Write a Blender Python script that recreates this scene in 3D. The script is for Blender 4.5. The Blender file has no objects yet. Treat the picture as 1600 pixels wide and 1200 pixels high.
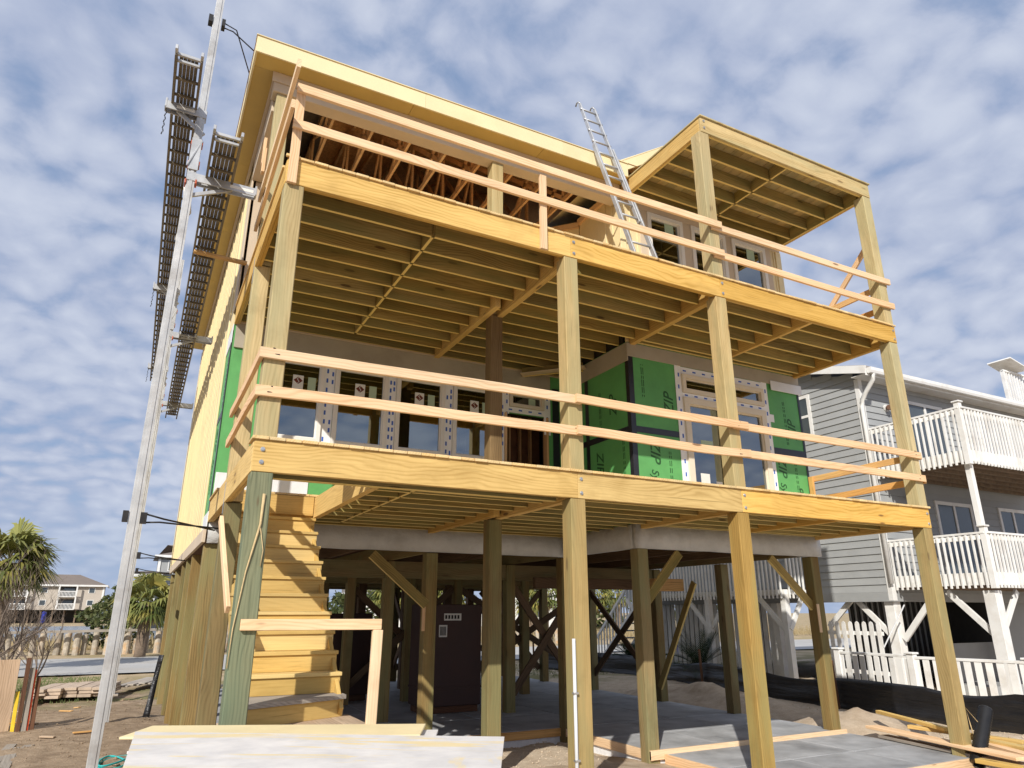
import bpy, bmesh, math, random
from mathutils import Vector, Matrix, noise
random.seed(7)
S = bpy.context.scene
C = S.collection
R = math.radians

# ------------------------------------------------------------------ camera
CAM = Vector((-0.749, -6.3638, 1.8802)); YAW, PITCH, ROLL, F = R(27.5869), R(18.2166), R(-0.051), 1081.373
fw = Vector((math.sin(YAW)*math.cos(PITCH), math.cos(YAW)*math.cos(PITCH), math.sin(PITCH)))
rt = Vector((math.cos(YAW), -math.sin(YAW), 0)); up = rt.cross(fw)
rt, up = rt*math.cos(ROLL)+up*math.sin(ROLL), -rt*math.sin(ROLL)+up*math.cos(ROLL)
cd = bpy.data.cameras.new('camera'); cam = bpy.data.objects.new('camera', cd); C.objects.link(cam)
cam.matrix_world = Matrix(((rt.x, up.x, -fw.x, CAM.x), (rt.y, up.y, -fw.y, CAM.y), (rt.z, up.z, -fw.z, CAM.z), (0, 0, 0, 1)))
cd.sensor_fit = 'HORIZONTAL'; cd.sensor_width = 36.0; cd.lens = 36.0*F/1600; cd.clip_start = 0.05; cd.clip_end = 3000
S.camera = cam
def pix(u, v, X=None, Y=None, Z=None):
    """a direction in the photograph met with a plane of the place"""
    d = fw + rt*(u-800)/F - up*(v-600)/F
    i, val = [(i, k) for i, k in enumerate((X, Y, Z)) if k is not None][0]
    return CAM + d*((val-CAM[i])/d[i])

# ------------------------------------------------------------------ light
SUN_AZ, SUN_EL = R(41.3), R(33.8)          # shadows run to (sin, cos) of this azimuth
W = bpy.data.worlds.new('World'); S.world = W; W.use_nodes = True
nt = W.node_tree; nt.nodes.clear()
class NT:
    def __init__(s, tree): s.t = tree
    def n(s, kind, **k):
        nd = s.t.nodes.new(kind)
        ins = k.pop('ins', {})
        for a, b in k.items(): setattr(nd, a, b)
        for a, b in ins.items(): s.put(nd.inputs[a], b)
        return nd
    def put(s, sock, b):
        if hasattr(b, 'is_output') or isinstance(b, bpy.types.NodeSocket): s.t.links.new(b, sock)
        else: sock.default_value = b
    def math(s, op, a, b=None, c=None, clamp=False):
        nd = s.t.nodes.new('ShaderNodeMath'); nd.operation = op; nd.use_clamp = clamp
        for i, v in enumerate((a, b, c)):
            if v is not None: s.put(nd.inputs[i], v)
        return nd.outputs[0]
    def vmath(s, op, a, b=None):
        nd = s.t.nodes.new('ShaderNodeVectorMath'); nd.operation = op
        s.put(nd.inputs[0], a)
        if b is not None: s.put(nd.inputs[1], b)
        return nd.outputs[0]
    def mix(s, f, a, b, blend='MIX'):
        nd = s.t.nodes.new('ShaderNodeMix'); nd.data_type = 'RGBA'; nd.blend_type = blend
        s.put(nd.inputs[0], f); s.put(nd.inputs[6], col(a)); s.put(nd.inputs[7], col(b))
        return nd.outputs[2]
    def rng(s, v, a, b, c=0., d=1., smooth=False):
        nd = s.t.nodes.new('ShaderNodeMapRange'); nd.interpolation_type = 'SMOOTHSTEP' if smooth else 'LINEAR'
        s.put(nd.inputs[0], v)
        for i, q in enumerate((a, b, c, d)): s.put(nd.inputs[i+1], q)
        return nd.outputs[0]
    def noise(s, vec, scale, detail=3., rough=.55, dist=0.):
        nd = s.t.nodes.new('ShaderNodeTexNoise')
        s.put(nd.inputs['Vector'], vec)
        for a, b in (('Scale', scale), ('Detail', detail), ('Roughness', rough), ('Distortion', dist)): s.put(nd.inputs[a], b)
        return nd.outputs['Fac']
    def mapping(s, vec, scale=(1, 1, 1), loc=(0, 0, 0), rot=(0, 0, 0)):
        nd = s.t.nodes.new('ShaderNodeMapping'); s.put(nd.inputs['Vector'], vec)
        s.put(nd.inputs['Scale'], scale); s.put(nd.inputs['Location'], loc); s.put(nd.inputs['Rotation'], rot)
        return nd.outputs[0]
def col(c):
    if isinstance(c, tuple) and len(c) == 3: return (*c, 1)
    return c
w = NT(nt)
sky = w.n('ShaderNodeTexSky', sky_type='NISHITA', sun_disc=False, sun_elevation=SUN_EL, sun_rotation=math.pi+SUN_AZ, altitude=0., air_density=1.0, dust_density=.6, ozone_density=1.6)
tc = w.n('ShaderNodeTexCoord').outputs['Generated']
sep = w.n('ShaderNodeSeparateXYZ', ins={0: tc})
zc = w.math('MAXIMUM', sep.outputs[2], 0.0)
den = w.math('ADD', zc, 0.32)
comb = w.n('ShaderNodeCombineXYZ', ins={0: w.math('DIVIDE', sep.outputs[0], den), 1: w.math('DIVIDE', sep.outputs[1], den), 2: 0.0}).outputs[0]
# an altocumulus sheet: many small soft puffs, thinner in broad patches
warp = w.n('ShaderNodeTexNoise', ins={'Vector': comb, 'Scale': 5., 'Detail': 2.}).outputs['Color']
wr = w.vmath('ADD', comb, w.vmath('MULTIPLY', warp, (.10, .10, 0)))
big = w.noise(w.mapping(comb, loc=(3.4, 1.2, 0)), 1.5, 3., .5)
cell = w.n('ShaderNodeTexVoronoi', feature='SMOOTH_F1', voronoi_dimensions='2D', ins={'Vector': wr, 'Scale': 17., 'Smoothness': .8, 'Randomness': 1.0}).outputs['Distance']
puff = w.noise(wr, 13., 5., .56, 0.)
dens = w.math('ADD', w.math('MULTIPLY', puff, .9), w.math('MULTIPLY', w.math('SUBTRACT', .55, cell), .55))
dens = w.math('ADD', dens, w.math('MULTIPLY', w.math('SUBTRACT', big, .5), .75))
mask = w.rng(dens, .0, .58, 0., 1., True)
mask = w.math('MULTIPLY', mask, w.rng(zc, .02, .16, .45, .97, True))
broad = w.noise(w.mapping(comb, loc=(1.5, 9, 0)), 2.2, 2., .5)
shade = w.rng(w.math('ADD', w.math('MULTIPLY', dens, .6), w.math('MULTIPLY', broad, .6)), .42, .92, 0., 1., True)
cloud = w.mix(shade, (3.9, 4.5, 6.1), (5.7, 6.2, 7.4))
blue = w.mix(.7, sky.outputs[0], (2.3, 3.5, 5.8))
haze = w.rng(zc, .0, .22, 1., 0., True)
blue = w.mix(w.math('MULTIPLY', haze, .75), blue, (3.4, 4.4, 6.4))
skyc = w.mix(mask, blue, cloud)
bg = w.n('ShaderNodeBackground', ins={'Color': skyc, 'Strength': 0.10})
out = w.n('ShaderNodeOutputWorld', ins={'Surface': bg.outputs[0]})

sd = bpy.data.lights.new('sun', 'SUN'); sd.energy = 4.6; sd.angle = R(.53); sd.color = (1, .95, .87)
sun = bpy.data.objects.new('sun', sd); C.objects.link(sun)
ld = Vector((math.sin(SUN_AZ)*math.cos(SUN_EL), math.cos(SUN_AZ)*math.cos(SUN_EL), -math.sin(SUN_EL)))
sun.rotation_euler = ld.to_track_quat('-Z', 'Y').to_euler(); sun.location = (-30, -30, 40)
S.view_settings.view_transform = 'Standard'; S.view_settings.look = 'None'
S.view_settings.exposure = 0.1; S.view_settings.gamma = 1.0
S.render.engine = 'CYCLES'
S.cycles.max_bounces = 8; S.cycles.diffuse_bounces = 6; S.cycles.transparent_max_bounces = 12

# ------------------------------------------------------------------ materials
M = {}
def newmat(name):
    m = bpy.data.materials.new(name); m.use_nodes = True; m.node_tree.nodes.clear(); M[name] = m
    t = NT(m.node_tree)
    b = t.n('ShaderNodeBsdfPrincipled'); o = t.n('ShaderNodeOutputMaterial', ins={0: b.outputs[0]})
    return t, b
def objvec(t, rnd=True):
    v = t.n('ShaderNodeTexCoord').outputs['Object']
    if not rnd: return v, None
    r = t.n('ShaderNodeObjectInfo').outputs['Random']
    off = t.n('ShaderNodeCombineXYZ', ins={0: t.math('MULTIPLY', r, 37.), 1: t.math('MULTIPLY', r, 91.), 2: t.math('MULTIPLY', r, 53.)}).outputs[0]
    return t.vmath('ADD', v, off), r
def wood(name, light, dark, knot=(.12, .06, .03), knots=.5, tint=None, tintamt=0., vary=.35, rough=.75, ring=1.0, edge=0., fig=.22):
    """sawn lumber, grain along the piece's own length (local X); edge > 0: narrow edges painted paler, for light bounced up from below"""
    t, b = newmat(name)
    v, r = objvec(t)
    fine = t.noise(t.mapping(v, scale=(2.2, 85, 85)), 1.0, 4., .6, .2)
    drift = t.noise(t.mapping(v, scale=(.55, 1.6, 1.6)), 1.0, 3., .5)
    broad = t.noise(t.mapping(v, scale=(.5, 5, 5), loc=(3, 8, 1)), 1.0, 4., .55, .8)
    sp = t.n('ShaderNodeSeparateXYZ', ins={0: v})
    ph = t.math('ADD', t.math('ADD', sp.outputs[1], t.math('MULTIPLY', sp.outputs[2], .8)), t.math('MULTIPLY', drift, .42))
    rings = t.math('ADD', t.math('MULTIPLY', t.math('SINE', t.math('MULTIPLY', ph, 215.*ring)), .5), .5)
    rings = t.math('MULTIPLY', t.math('POWER', rings, 2.2), t.rng(broad, .35, .65, .25, 1.))
    f = t.math('ADD', t.math('ADD', t.math('MULTIPLY', fine, .36), t.math('MULTIPLY', broad, .50)), t.math('MULTIPLY', rings, fig))
    c = t.mix(t.rng(f, .32, .74), tuple(min(1, q*1.06) for q in light), tuple(q*.86 for q in dark))
    vo = t.n('ShaderNodeTexVoronoi', ins={'Vector': t.mapping(v, scale=(1.7, 7.0, 7.0)), 'Scale': 1.0, 'Randomness': 1.0})
    big = t.math('GREATER_THAN', t.n('ShaderNodeSeparateColor', ins={0: vo.outputs['Color']}).outputs[0], 1-knots*.5)
    kn = t.math('MULTIPLY', t.rng(vo.outputs['Distance'], .09, .16, 1., 0., True), big)
    halo = t.math('MULTIPLY', t.rng(vo.outputs['Distance'], .14, .42, 1., 0., True), big)
    c = t.mix(t.math('MULTIPLY', halo, .35), c, dark); c = t.mix(t.math('MULTIPLY', kn, .75), c, knot)
    if tint: c = t.mix(t.math('MULTIPLY', t.rng(t.noise(t.mapping(v, scale=(.5, 3, 3)), 1.3, 3.), .42, .62), tintamt), c, tint)
    c = t.n('ShaderNodeHueSaturation', ins={'Hue': t.rng(r, 0, 1, .495, .505), 'Saturation': t.rng(r, 0, 1, 1.08, .90), 'Value': t.rng(t.math('FRACT', t.math('MULTIPLY', r, 7.3)), 0, 1, 1-vary*.5, 1+vary*.35), 'Color': c}).outputs[0]
    stn = t.rng(t.noise(t.mapping(v, scale=(.9, 2.2, 2.2), loc=(9, 4, 2)), 1.0, 5., .62, .6), .52, .70)
    c = t.mix(t.math('MULTIPLY', stn, .30), c, tuple(q*.55 for q in dark))
    ck = t.math('MULTIPLY', t.rng(t.noise(t.mapping(v, scale=(.8, 45, 45), loc=(2, 7, 5)), 1.0, 2., .5), .70, .74), .55)
    c = t.mix(ck, c, tuple(q*.3 for q in dark))
    sc = t.rng(t.noise(v, 2.6, 5., .65), .55, .78)
    c = t.mix(t.math('MULTIPLY', sc, .20), c, tuple(q*.45 for q in dark))
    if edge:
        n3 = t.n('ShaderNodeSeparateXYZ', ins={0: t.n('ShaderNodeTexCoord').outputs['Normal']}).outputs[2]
        c = t.mix(t.math('MULTIPLY', t.math('GREATER_THAN', t.math('ABSOLUTE', n3), .7), edge), c, tuple(min(1, q*2.0) for q in light))  # bounce light put into the colour of the narrow faces
    t.put(b.inputs['Base Color'], c); b.inputs['Roughness'].default_value = rough
    b.inputs['Specular IOR Level'].default_value = .2
    bp = t.n('ShaderNodeBump', ins={'Strength': .25, 'Distance': .0015, 'Height': fine}); t.put(b.inputs['Normal'], bp.outputs[0])
wood('rim_wood', (.70, .465, .155), (.54, .32, .08), knots=.6, vary=.30)
wood('deck_wood', (.76, .56, .28), (.62, .42, .17), knots=.5, vary=.25)
wood('stair_wood', (.66, .465, .17), (.52, .34, .105), knots=.35, vary=.34, fig=.08)
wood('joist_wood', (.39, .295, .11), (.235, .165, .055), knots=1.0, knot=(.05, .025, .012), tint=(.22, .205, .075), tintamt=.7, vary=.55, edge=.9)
wood('post_wood', (.57, .445, .23), (.41, .30, .13), knots=.6, tint=(.38, .35, .19), tintamt=.6, vary=.28)
wood('lower_post', (.44, .30, .108), (.29, .19, .06), knots=.6, tint=(.30, .28, .12), tintamt=.6, vary=.22)
wood('green_post', (.25, .255, .15), (.13, .145, .085), knots=.4, tint=(.14, .19, .12), tintamt=.7, vary=.1)
wood('shaded_post', (.23, .165, .085), (.14, .095, .048), knots=.6, vary=.1)  # same wood as the other posts, with its shadow put into the colour
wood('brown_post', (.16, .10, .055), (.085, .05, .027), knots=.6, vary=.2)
wood('pile_wood', (.29, .205, .085), (.175, .12, .045), knots=.5, tint=(.22, .235, .11), tintamt=.55, vary=.35)
wood('rail_wood', (.84, .60, .37), (.73, .47, .25), knots=.35, vary=.14, rough=.65)
wood('brace_wood', (.68, .40, .15), (.52, .27, .09), knots=.3, vary=.2)
wood('truss_wood', (.78, .50, .26), (.62, .36, .16), knots=.3, vary=.3)
wood('weathered_wood', (.42, .37, .31), (.28, .24, .20), knots=.5, vary=.4)
wood('tan_board', (.56, .42, .29), (.44, .31, .20), knots=.2, vary=.2)
wood('brown_board', (.16, .08, .045), (.10, .05, .03), knots=.3, vary=.3)
def plain(name, c, rough=.6, var=.12, scale=4., metal=0., spec=.4, bump=.0, bscale=40., dirt=None, dirtamt=0., vary=.0):
    t, b = newmat(name)
    v, r = objvec(t)
    n = t.noise(v, scale, 5., .6)
    cc = t.mix(t.rng(n, .3, .7), tuple(q*(1-var) for q in c), tuple(min(1, q*(1+var)) for q in c))
    if dirt: cc = t.mix(t.math('MULTIPLY', t.rng(t.noise(t.mapping(v, loc=(5, 2, 8)), scale*.6, 6., .65), .5, .72), dirtamt), cc, dirt)
    if vary: cc = t.n('ShaderNodeHueSaturation', ins={'Value': t.rng(r, 0, 1, 1-vary, 1+vary), 'Color': cc}).outputs[0]
    t.put(b.inputs['Base Color'], cc); t.put(b.inputs['Roughness'], t.rng(n, .2, .8, rough*.85, min(1, rough*1.15)))
    b.inputs['Metallic'].default_value = metal; b.inputs['Specular IOR Level'].default_value = spec
    if bump:
        bp = t.n('ShaderNodeBump', ins={'Strength': .5, 'Distance': bump, 'Height': t.noise(v, bscale, 4., .6)}); t.put(b.inputs['Normal'], bp.outputs[0])
    return t, b
plain('yellow_siding', (.80, .67, .39), .6, .06, 1.5, dirt=(.58, .46, .27), dirtamt=.55)
plain('yellow_fascia', (.79, .67, .40), .55, .06, 1.2, dirt=(.62, .46, .2), dirtamt=.3)
plain('soffit_board', (.60, .43, .14), .65, .06, 1.5, dirt=(.45, .31, .11), dirtamt=.4)
plain('tan_trim', (.60, .49, .36), .6, .05, 2., dirt=(.45, .36, .26), dirtamt=.3)
plain('grey_wrap', (.55, .55, .53), .45, .12, 3., bump=.03, bscale=9., dirt=(.25, .22, .18), dirtamt=.4)
plain('grey_band', (.40, .355, .275), .6, .08, 2., bump=.004, bscale=9., dirt=(.25, .21, .15), dirtamt=.5)
plain('white_wrap', (.74, .75, .76), .45, .06, 4., bump=.02, bscale=6.)
plain('zip_green', (.115, .37, .115), .55, .12, 2.2, bump=.001, bscale=60., dirt=(.07, .22, .07), dirtamt=.35)
plain('zip_print', (.022, .09, .026), .6, .2, 9.)
plain('black_tape', (.018, .018, .022), .35, .3, 9., spec=.6, bump=.003, bscale=24.)
plain('tape_white', (.86, .86, .85), .5, .04, 5.)
plain('tape_blue', (.045, .13, .50), .5, .1, 5.)
plain('vinyl_white', (.80, .77, .71), .35, .03, 3.)
plain('vinyl_cream', (.74, .66, .52), .4, .04, 3.)
plain('label_white', (.75, .74, .69), .6, .03, 5.)
plain('label_green', (.43, .54, .38), .6, .04, 5.)
plain('label_red', (.16, .035, .022), .5, .1, 5.)
plain('bolt_steel', (.62, .62, .60), .35, .1, 20., metal=.9)
plain('aluminium', (.50, .51, .52), .45, .12, 6., metal=.45, dirt=(.34, .32, .29), dirtamt=.5)
plain('white_aluminium', (.56, .56, .55), .42, .12, 5., metal=.45, dirt=(.30, .27, .24), dirtamt=.6)
plain('plank_metal', (.19, .165, .13), .7, .2, 9., metal=.1, dirt=(.12, .09, .06), dirtamt=.6)
plain('black_steel', (.02, .019, .02), .5, .3, 15.)
plain('orange_strap', (.52, .12, .06), .6, .3, 12., dirt=(.45, .40, .36), dirtamt=.9)
plain('osb', (.60, .34, .155), .8, .3, 26., dirt=(.28, .13, .05), dirtamt=.5)
plain('interior_shade', (.035, .028, .022), .9, .3, 3.)  # near-black so rooms behind the glass look unlit: shade in the colour
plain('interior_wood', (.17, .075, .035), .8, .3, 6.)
plain('shingle', (.12, .105, .095), .85, .25, 12.)
plain('house_grey', (.335, .345, .345), .6, .06, 2.5, dirt=(.33, .335, .33), dirtamt=.5, vary=.05)
plain('white_paint', (.76, .755, .73), .5, .05, 3., dirt=(.46, .41, .34), dirtamt=.5, vary=.06)
plain('painted_shade', (.055, .053, .05), .9, .3, 4.)  # deep shade under and inside buildings, painted as a near-black base colour
plain('apartment_tan', (.47, .42, .36), .7, .05, .3)
plain('apartment_roof', (.19, .155, .13), .85, .1, .5)
plain('concrete', (.345, .35, .355), .75, .35, 1.6, bump=.002, bscale=55., dirt=(.40, .41, .42), dirtamt=.6, vary=.06)
plain('joint_dust', (.74, .75, .76), .9, .1, 12.)
plain('asphalt', (.43, .42, .40), .95, .10, .6, spec=.1, dirt=(.42, .38, .32), dirtamt=.6)
t_, b_ = plain('silt_fabric', (.012, .012, .014), .38, .3, 4., spec=.6)
pz = t_.mapping(t_.n('ShaderNodeNewGeometry').outputs['Position'], scale=(.9, .9, 13.))
t_.put(b_.inputs['Normal'], t_.n('ShaderNodeBump', ins={'Strength': .9, 'Distance': .035, 'Height': t_.noise(pz, 1.4, 5., .6, .5)}).outputs[0])
plain('black_plastic', (.014, .014, .015), .45, .3, 8.)
plain('blue_plastic', (.02, .045, .42), .45, .1, 4.)
plain('orange_plastic', (.75, .10, .03), .5, .1, 6.)
plain('pvc', (.62, .63, .64), .4, .06, 6.)
plain('brown_card', (.062, .032, .026), .6, .18, 2.)
plain('paver_tan', (.46, .36, .27), .8, .14, 6., vary=.15)
plain('brick_red', (.30, .09, .05), .85, .2, 12.)
plain('pile_grey', (.40, .35, .28), .85, .3, 5., dirt=(.50, .28, .10), dirtamt=.8, vary=.2)
plain('hose_teal', (.03, .42, .40), .4, .1, 5.)
plain('twig', (.16, .125, .10), .9, .25, 6.)
plain('palm_trunk', (.19, .14, .10), .95, .3, 8., bump=.02, bscale=14.)
plain('rope', (.56, .42, .22), .9, .15, 30.)
plain('yellow_tool', (.72, .50, .03), .5, .1, 8.)
plain('grey_roofing', (.33, .30, .28), .8, .1, 2.)
plain('dry_grass', (.42, .33, .18), .9, .25, 8., vary=.2)
plain('green_grass', (.13, .16, .06), .9, .3, 6.)
plain('window_dark', (.06, .075, .085), .12, .2, 1.5, spec=.8)
def leafmat(name, a, b_, yellow=None):
    t, b = newmat(name)
    at = t.n('ShaderNodeAttribute', attribute_name='tone').outputs['Fac']
    v, r = objvec(t)
    c = t.mix(at, a, b_)
    if yellow: c = t.mix(t.rng(t.noise(v, 1.1, 2.), .5, .7, 0., .75), c, yellow)
    t.put(b.inputs['Base Color'], c); b.inputs['Roughness'].default_value = .55; b.inputs['Specular IOR Level'].default_value = .3
    tr = t.n('ShaderNodeBsdfTranslucent', ins={'Color': c})
    mx = t.n('ShaderNodeMixShader', ins={0: .25}); t.t.links.new(b.outputs[0], mx.inputs[1]); t.t.links.new(tr.outputs[0], mx.inputs[2])
    o = [n for n in t.t.nodes if n.type == 'OUTPUT_MATERIAL'][0]; t.t.links.new(mx.outputs[0], o.inputs[0])
leafmat('frond', (.085, .115, .03), (.31, .31, .09), (.47, .37, .09))
leafmat('bush_leaf', (.045, .065, .02), (.13, .14, .05))
leafmat('sago_leaf', (.010, .028, .010), (.03, .06, .02))
def sheetmat():
    t, b = newmat('stained_sheet')
    v, r = objvec(t)
    n = t.noise(t.mapping(v, scale=(.6, 4.0, 1)), 1.4, 5., .6, .9)
    n2 = t.noise(t.mapping(v, scale=(2.2, .5, 1), loc=(4, 1, 0)), 1.1, 4., .6, .6)
    y = t.math('MAXIMUM', t.rng(n, .53, .60), t.rng(n2, .60, .66))
    c = t.mix(t.rng(t.noise(v, 5., 5.), .3, .7), (.60, .58, .56), (.76, .73, .69))
    c = t.mix(t.math('MULTIPLY', y, .8), c, (.78, .62, .30))
    t.put(b.inputs['Base Color'], c); b.inputs['Roughness'].default_value = .7
    bp = t.n('ShaderNodeBump', ins={'Strength': .3, 'Distance': .003, 'Height': t.noise(v, 30., 4.)}); t.put(b.inputs['Normal'], bp.outputs[0])
sheetmat()
def groundmat():
    t, b = newmat('dirt')
    p = t.n('ShaderNodeNewGeometry').outputs['Position']
    sx = t.n('ShaderNodeSeparateXYZ', ins={0: p})
    n = t.noise(p, .55, 7., .62, .4); n2 = t.noise(p, 4.5, 6., .65); n3 = t.noise(p, 38., 4., .7)
    brown = t.mix(t.rng(n2, .3, .7), (.22, .16, .105), (.46, .35, .245))
    sand = t.mix(t.rng(n2, .3, .7), (.54, .43, .31), (.72, .61, .47))
    side = t.rng(sx.outputs[0], -.6, 2.2)
    m = t.rng(t.math('ADD', t.math('MULTIPLY', side, .75), t.math('SUBTRACT', n, .45)), .12, .55)
    c = t.mix(m, brown, sand)
    # pale sand and thin turf away from the building site
    far = t.rng(sx.outputs[1], 15., 19.)
    farc = t.mix(t.rng(n, .42, .58), (.52, .40, .26), (.38, .31, .17))
    grass = t.math('MULTIPLY', t.rng(sx.outputs[1], 10.5, 13., 0., 1.), t.rng(t.noise(p, .7, 4.), .42, .56))
    c = t.mix(grass, c, t.mix(n2, (.15, .15, .06), (.30, .27, .14)))
    c = t.mix(far, c, farc)
    c = t.mix(t.rng(n3, .35, .75, .0, .45), c, (.16, .11, .07))
    t.put(b.inputs['Base Color'], c); b.inputs['Roughness'].default_value = .95; b.inputs['Specular IOR Level'].default_value = .1
    h = t.math('ADD', t.math('MULTIPLY', n2, .7), t.math('MULTIPLY', n3, .3))
    bp = t.n('ShaderNodeBump', ins={'Strength': .7, 'Distance': .05, 'Height': h}); t.put(b.inputs['Normal'], bp.outputs[0])
groundmat()
def sandmat():
    t, b = newmat('sand')
    v, r = objvec(t)
    n = t.noise(v, 3., 6., .6); n3 = t.noise(v, 45., 4., .7)
    c = t.mix(t.rng(n, .3, .7), (.36, .27, .18), (.60, .49, .36)); c = t.mix(t.rng(n3, .4, .75, 0., .4), c, (.22, .15, .10))
    t.put(b.inputs['Base Color'], c); b.inputs['Roughness'].default_value = .95
    bp = t.n('ShaderNodeBump', ins={'Strength': .8, 'Distance': .03, 'Height': t.math('ADD', n, t.math('MULTIPLY', n3, .4))}); t.put(b.inputs['Normal'], bp.outputs[0])
sandmat()
def glassmat():
    m = bpy.data.materials.new('glass'); m.use_nodes = True; m.node_tree.nodes.clear(); M['glass'] = m
    t = NT(m.node_tree)
    fr = t.n('ShaderNodeFresnel', ins={'IOR': 1.75}).outputs[0]
    f = t.math('ADD', t.math('MULTIPLY', fr, 1.3), .16, clamp=True)
    gl = t.n('ShaderNodeBsdfGlossy', ins={'Color': (.86, .93, .97, 1), 'Roughness': .012})
    tr = t.n('ShaderNodeBsdfTransparent', ins={'Color': (.36, .42, .43, 1)})
    mx = t.n('ShaderNodeMixShader', ins={0: f}); t.t.links.new(tr.outputs[0], mx.inputs[1]); t.t.links.new(gl.outputs[0], mx.inputs[2])
    t.n('ShaderNodeOutputMaterial', ins={0: mx.outputs[0]})
glassmat()
def watermat():
    t, b = newmat('pond'); v = t.n('ShaderNodeNewGeometry').outputs['Position']
    b.inputs['Base Color'].default_value = (.20, .24, .28, 1); b.inputs['Roughness'].default_value = .25
    bp = t.n('ShaderNodeBump', ins={'Strength': .3, 'Distance': .05, 'Height': t.noise(v, .8, 4.)}); t.put(b.inputs['Normal'], bp.outputs[0])
watermat()

# ------------------------------------------------------------------ builders
def root(name, label, cat, loc=(0, 0, 0), group=None, kind=None):
    o = bpy.data.objects.new(name, None); C.objects.link(o); o.location = loc; o.empty_display_size = .2
    return tag(o, label, cat, group, kind)
def tag(o, label=None, cat=None, group=None, kind=None):
    if label: o['label'] = label
    if cat: o['category'] = cat
    if group: o['group'] = group
    if kind: o['kind'] = kind
    return o
def attach(o, parent):
    if parent is not None:
        o.parent = parent; o.matrix_parent_inverse = parent.matrix_basis.inverted()
def obj(name, me, mat, parent=None, mw=None):
    o = bpy.data.objects.new(name, me); C.objects.link(o)
    if mat and not me.materials: me.materials.append(M[mat])
    if mw is not None: o.matrix_basis = mw
    attach(o, parent)
    return o
CACHE = {}
def boxmesh(sx, sy, sz, mat, bev):
    k = (round(sx, 3), round(sy, 3), round(sz, 3), mat, bev)
    if k in CACHE: return CACHE[k]
    bm = bmesh.new(); bmesh.ops.create_cube(bm, size=1)
    bmesh.ops.scale(bm, vec=(sx, sy, sz), verts=bm.verts)
    if bev: bmesh.ops.bevel(bm, geom=list(bm.edges), offset=min(bev, .3*min(sx, sy, sz)), segments=1, affect='EDGES', profile=.5)
    me = bpy.data.meshes.new('piece'); bm.to_mesh(me); bm.free(); me.materials.append(M[mat]); CACHE[k] = me
    return me
def bar(name, p0, p1, w_, h_, mat, parent=None, upv=(0, 0, 1), bev=.004, ext=0.):
    """a straight piece from p0 to p1 (centre line), w_ across, h_ along upv; grain runs along it"""
    p0, p1 = Vector(p0), Vector(p1); d = p1-p0; L = d.length+2*ext; x = d.normalized()
    u = Vector(upv); 
    if abs(x.dot(u)) > .999: u = Vector((0, 1, 0))
    y = u.cross(x).normalized(); z = x.cross(y)
    c = (p0+p1)/2
    mw = Matrix(((x.x, y.x, z.x, c.x), (x.y, y.y, z.y, c.y), (x.z, y.z, z.z, c.z), (0, 0, 0, 1)))
    return obj(name, boxmesh(L, w_, h_, mat, bev), None, parent, mw)
def box(name, lo, hi, mat, parent=None, bev=.004, axis=None):
    lo, hi = Vector(lo), Vector(hi); s = hi-lo; c = (lo+hi)/2
    a = max(range(3), key=lambda i: s[i]) if axis is None else axis
    e = Vector((0, 0, 0)); e[a] = s[a]/2
    if a == 2: return bar(name, c-e, c+e, s[0], s[1], mat, parent, (0, 1, 0), bev)
    if a == 0: return bar(name, c-e, c+e, s[1], s[2], mat, parent, (0, 0, 1), bev)
    return bar(name, c-e, c+e, s[0], s[2], mat, parent, (0, 0, 1), bev)
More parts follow.
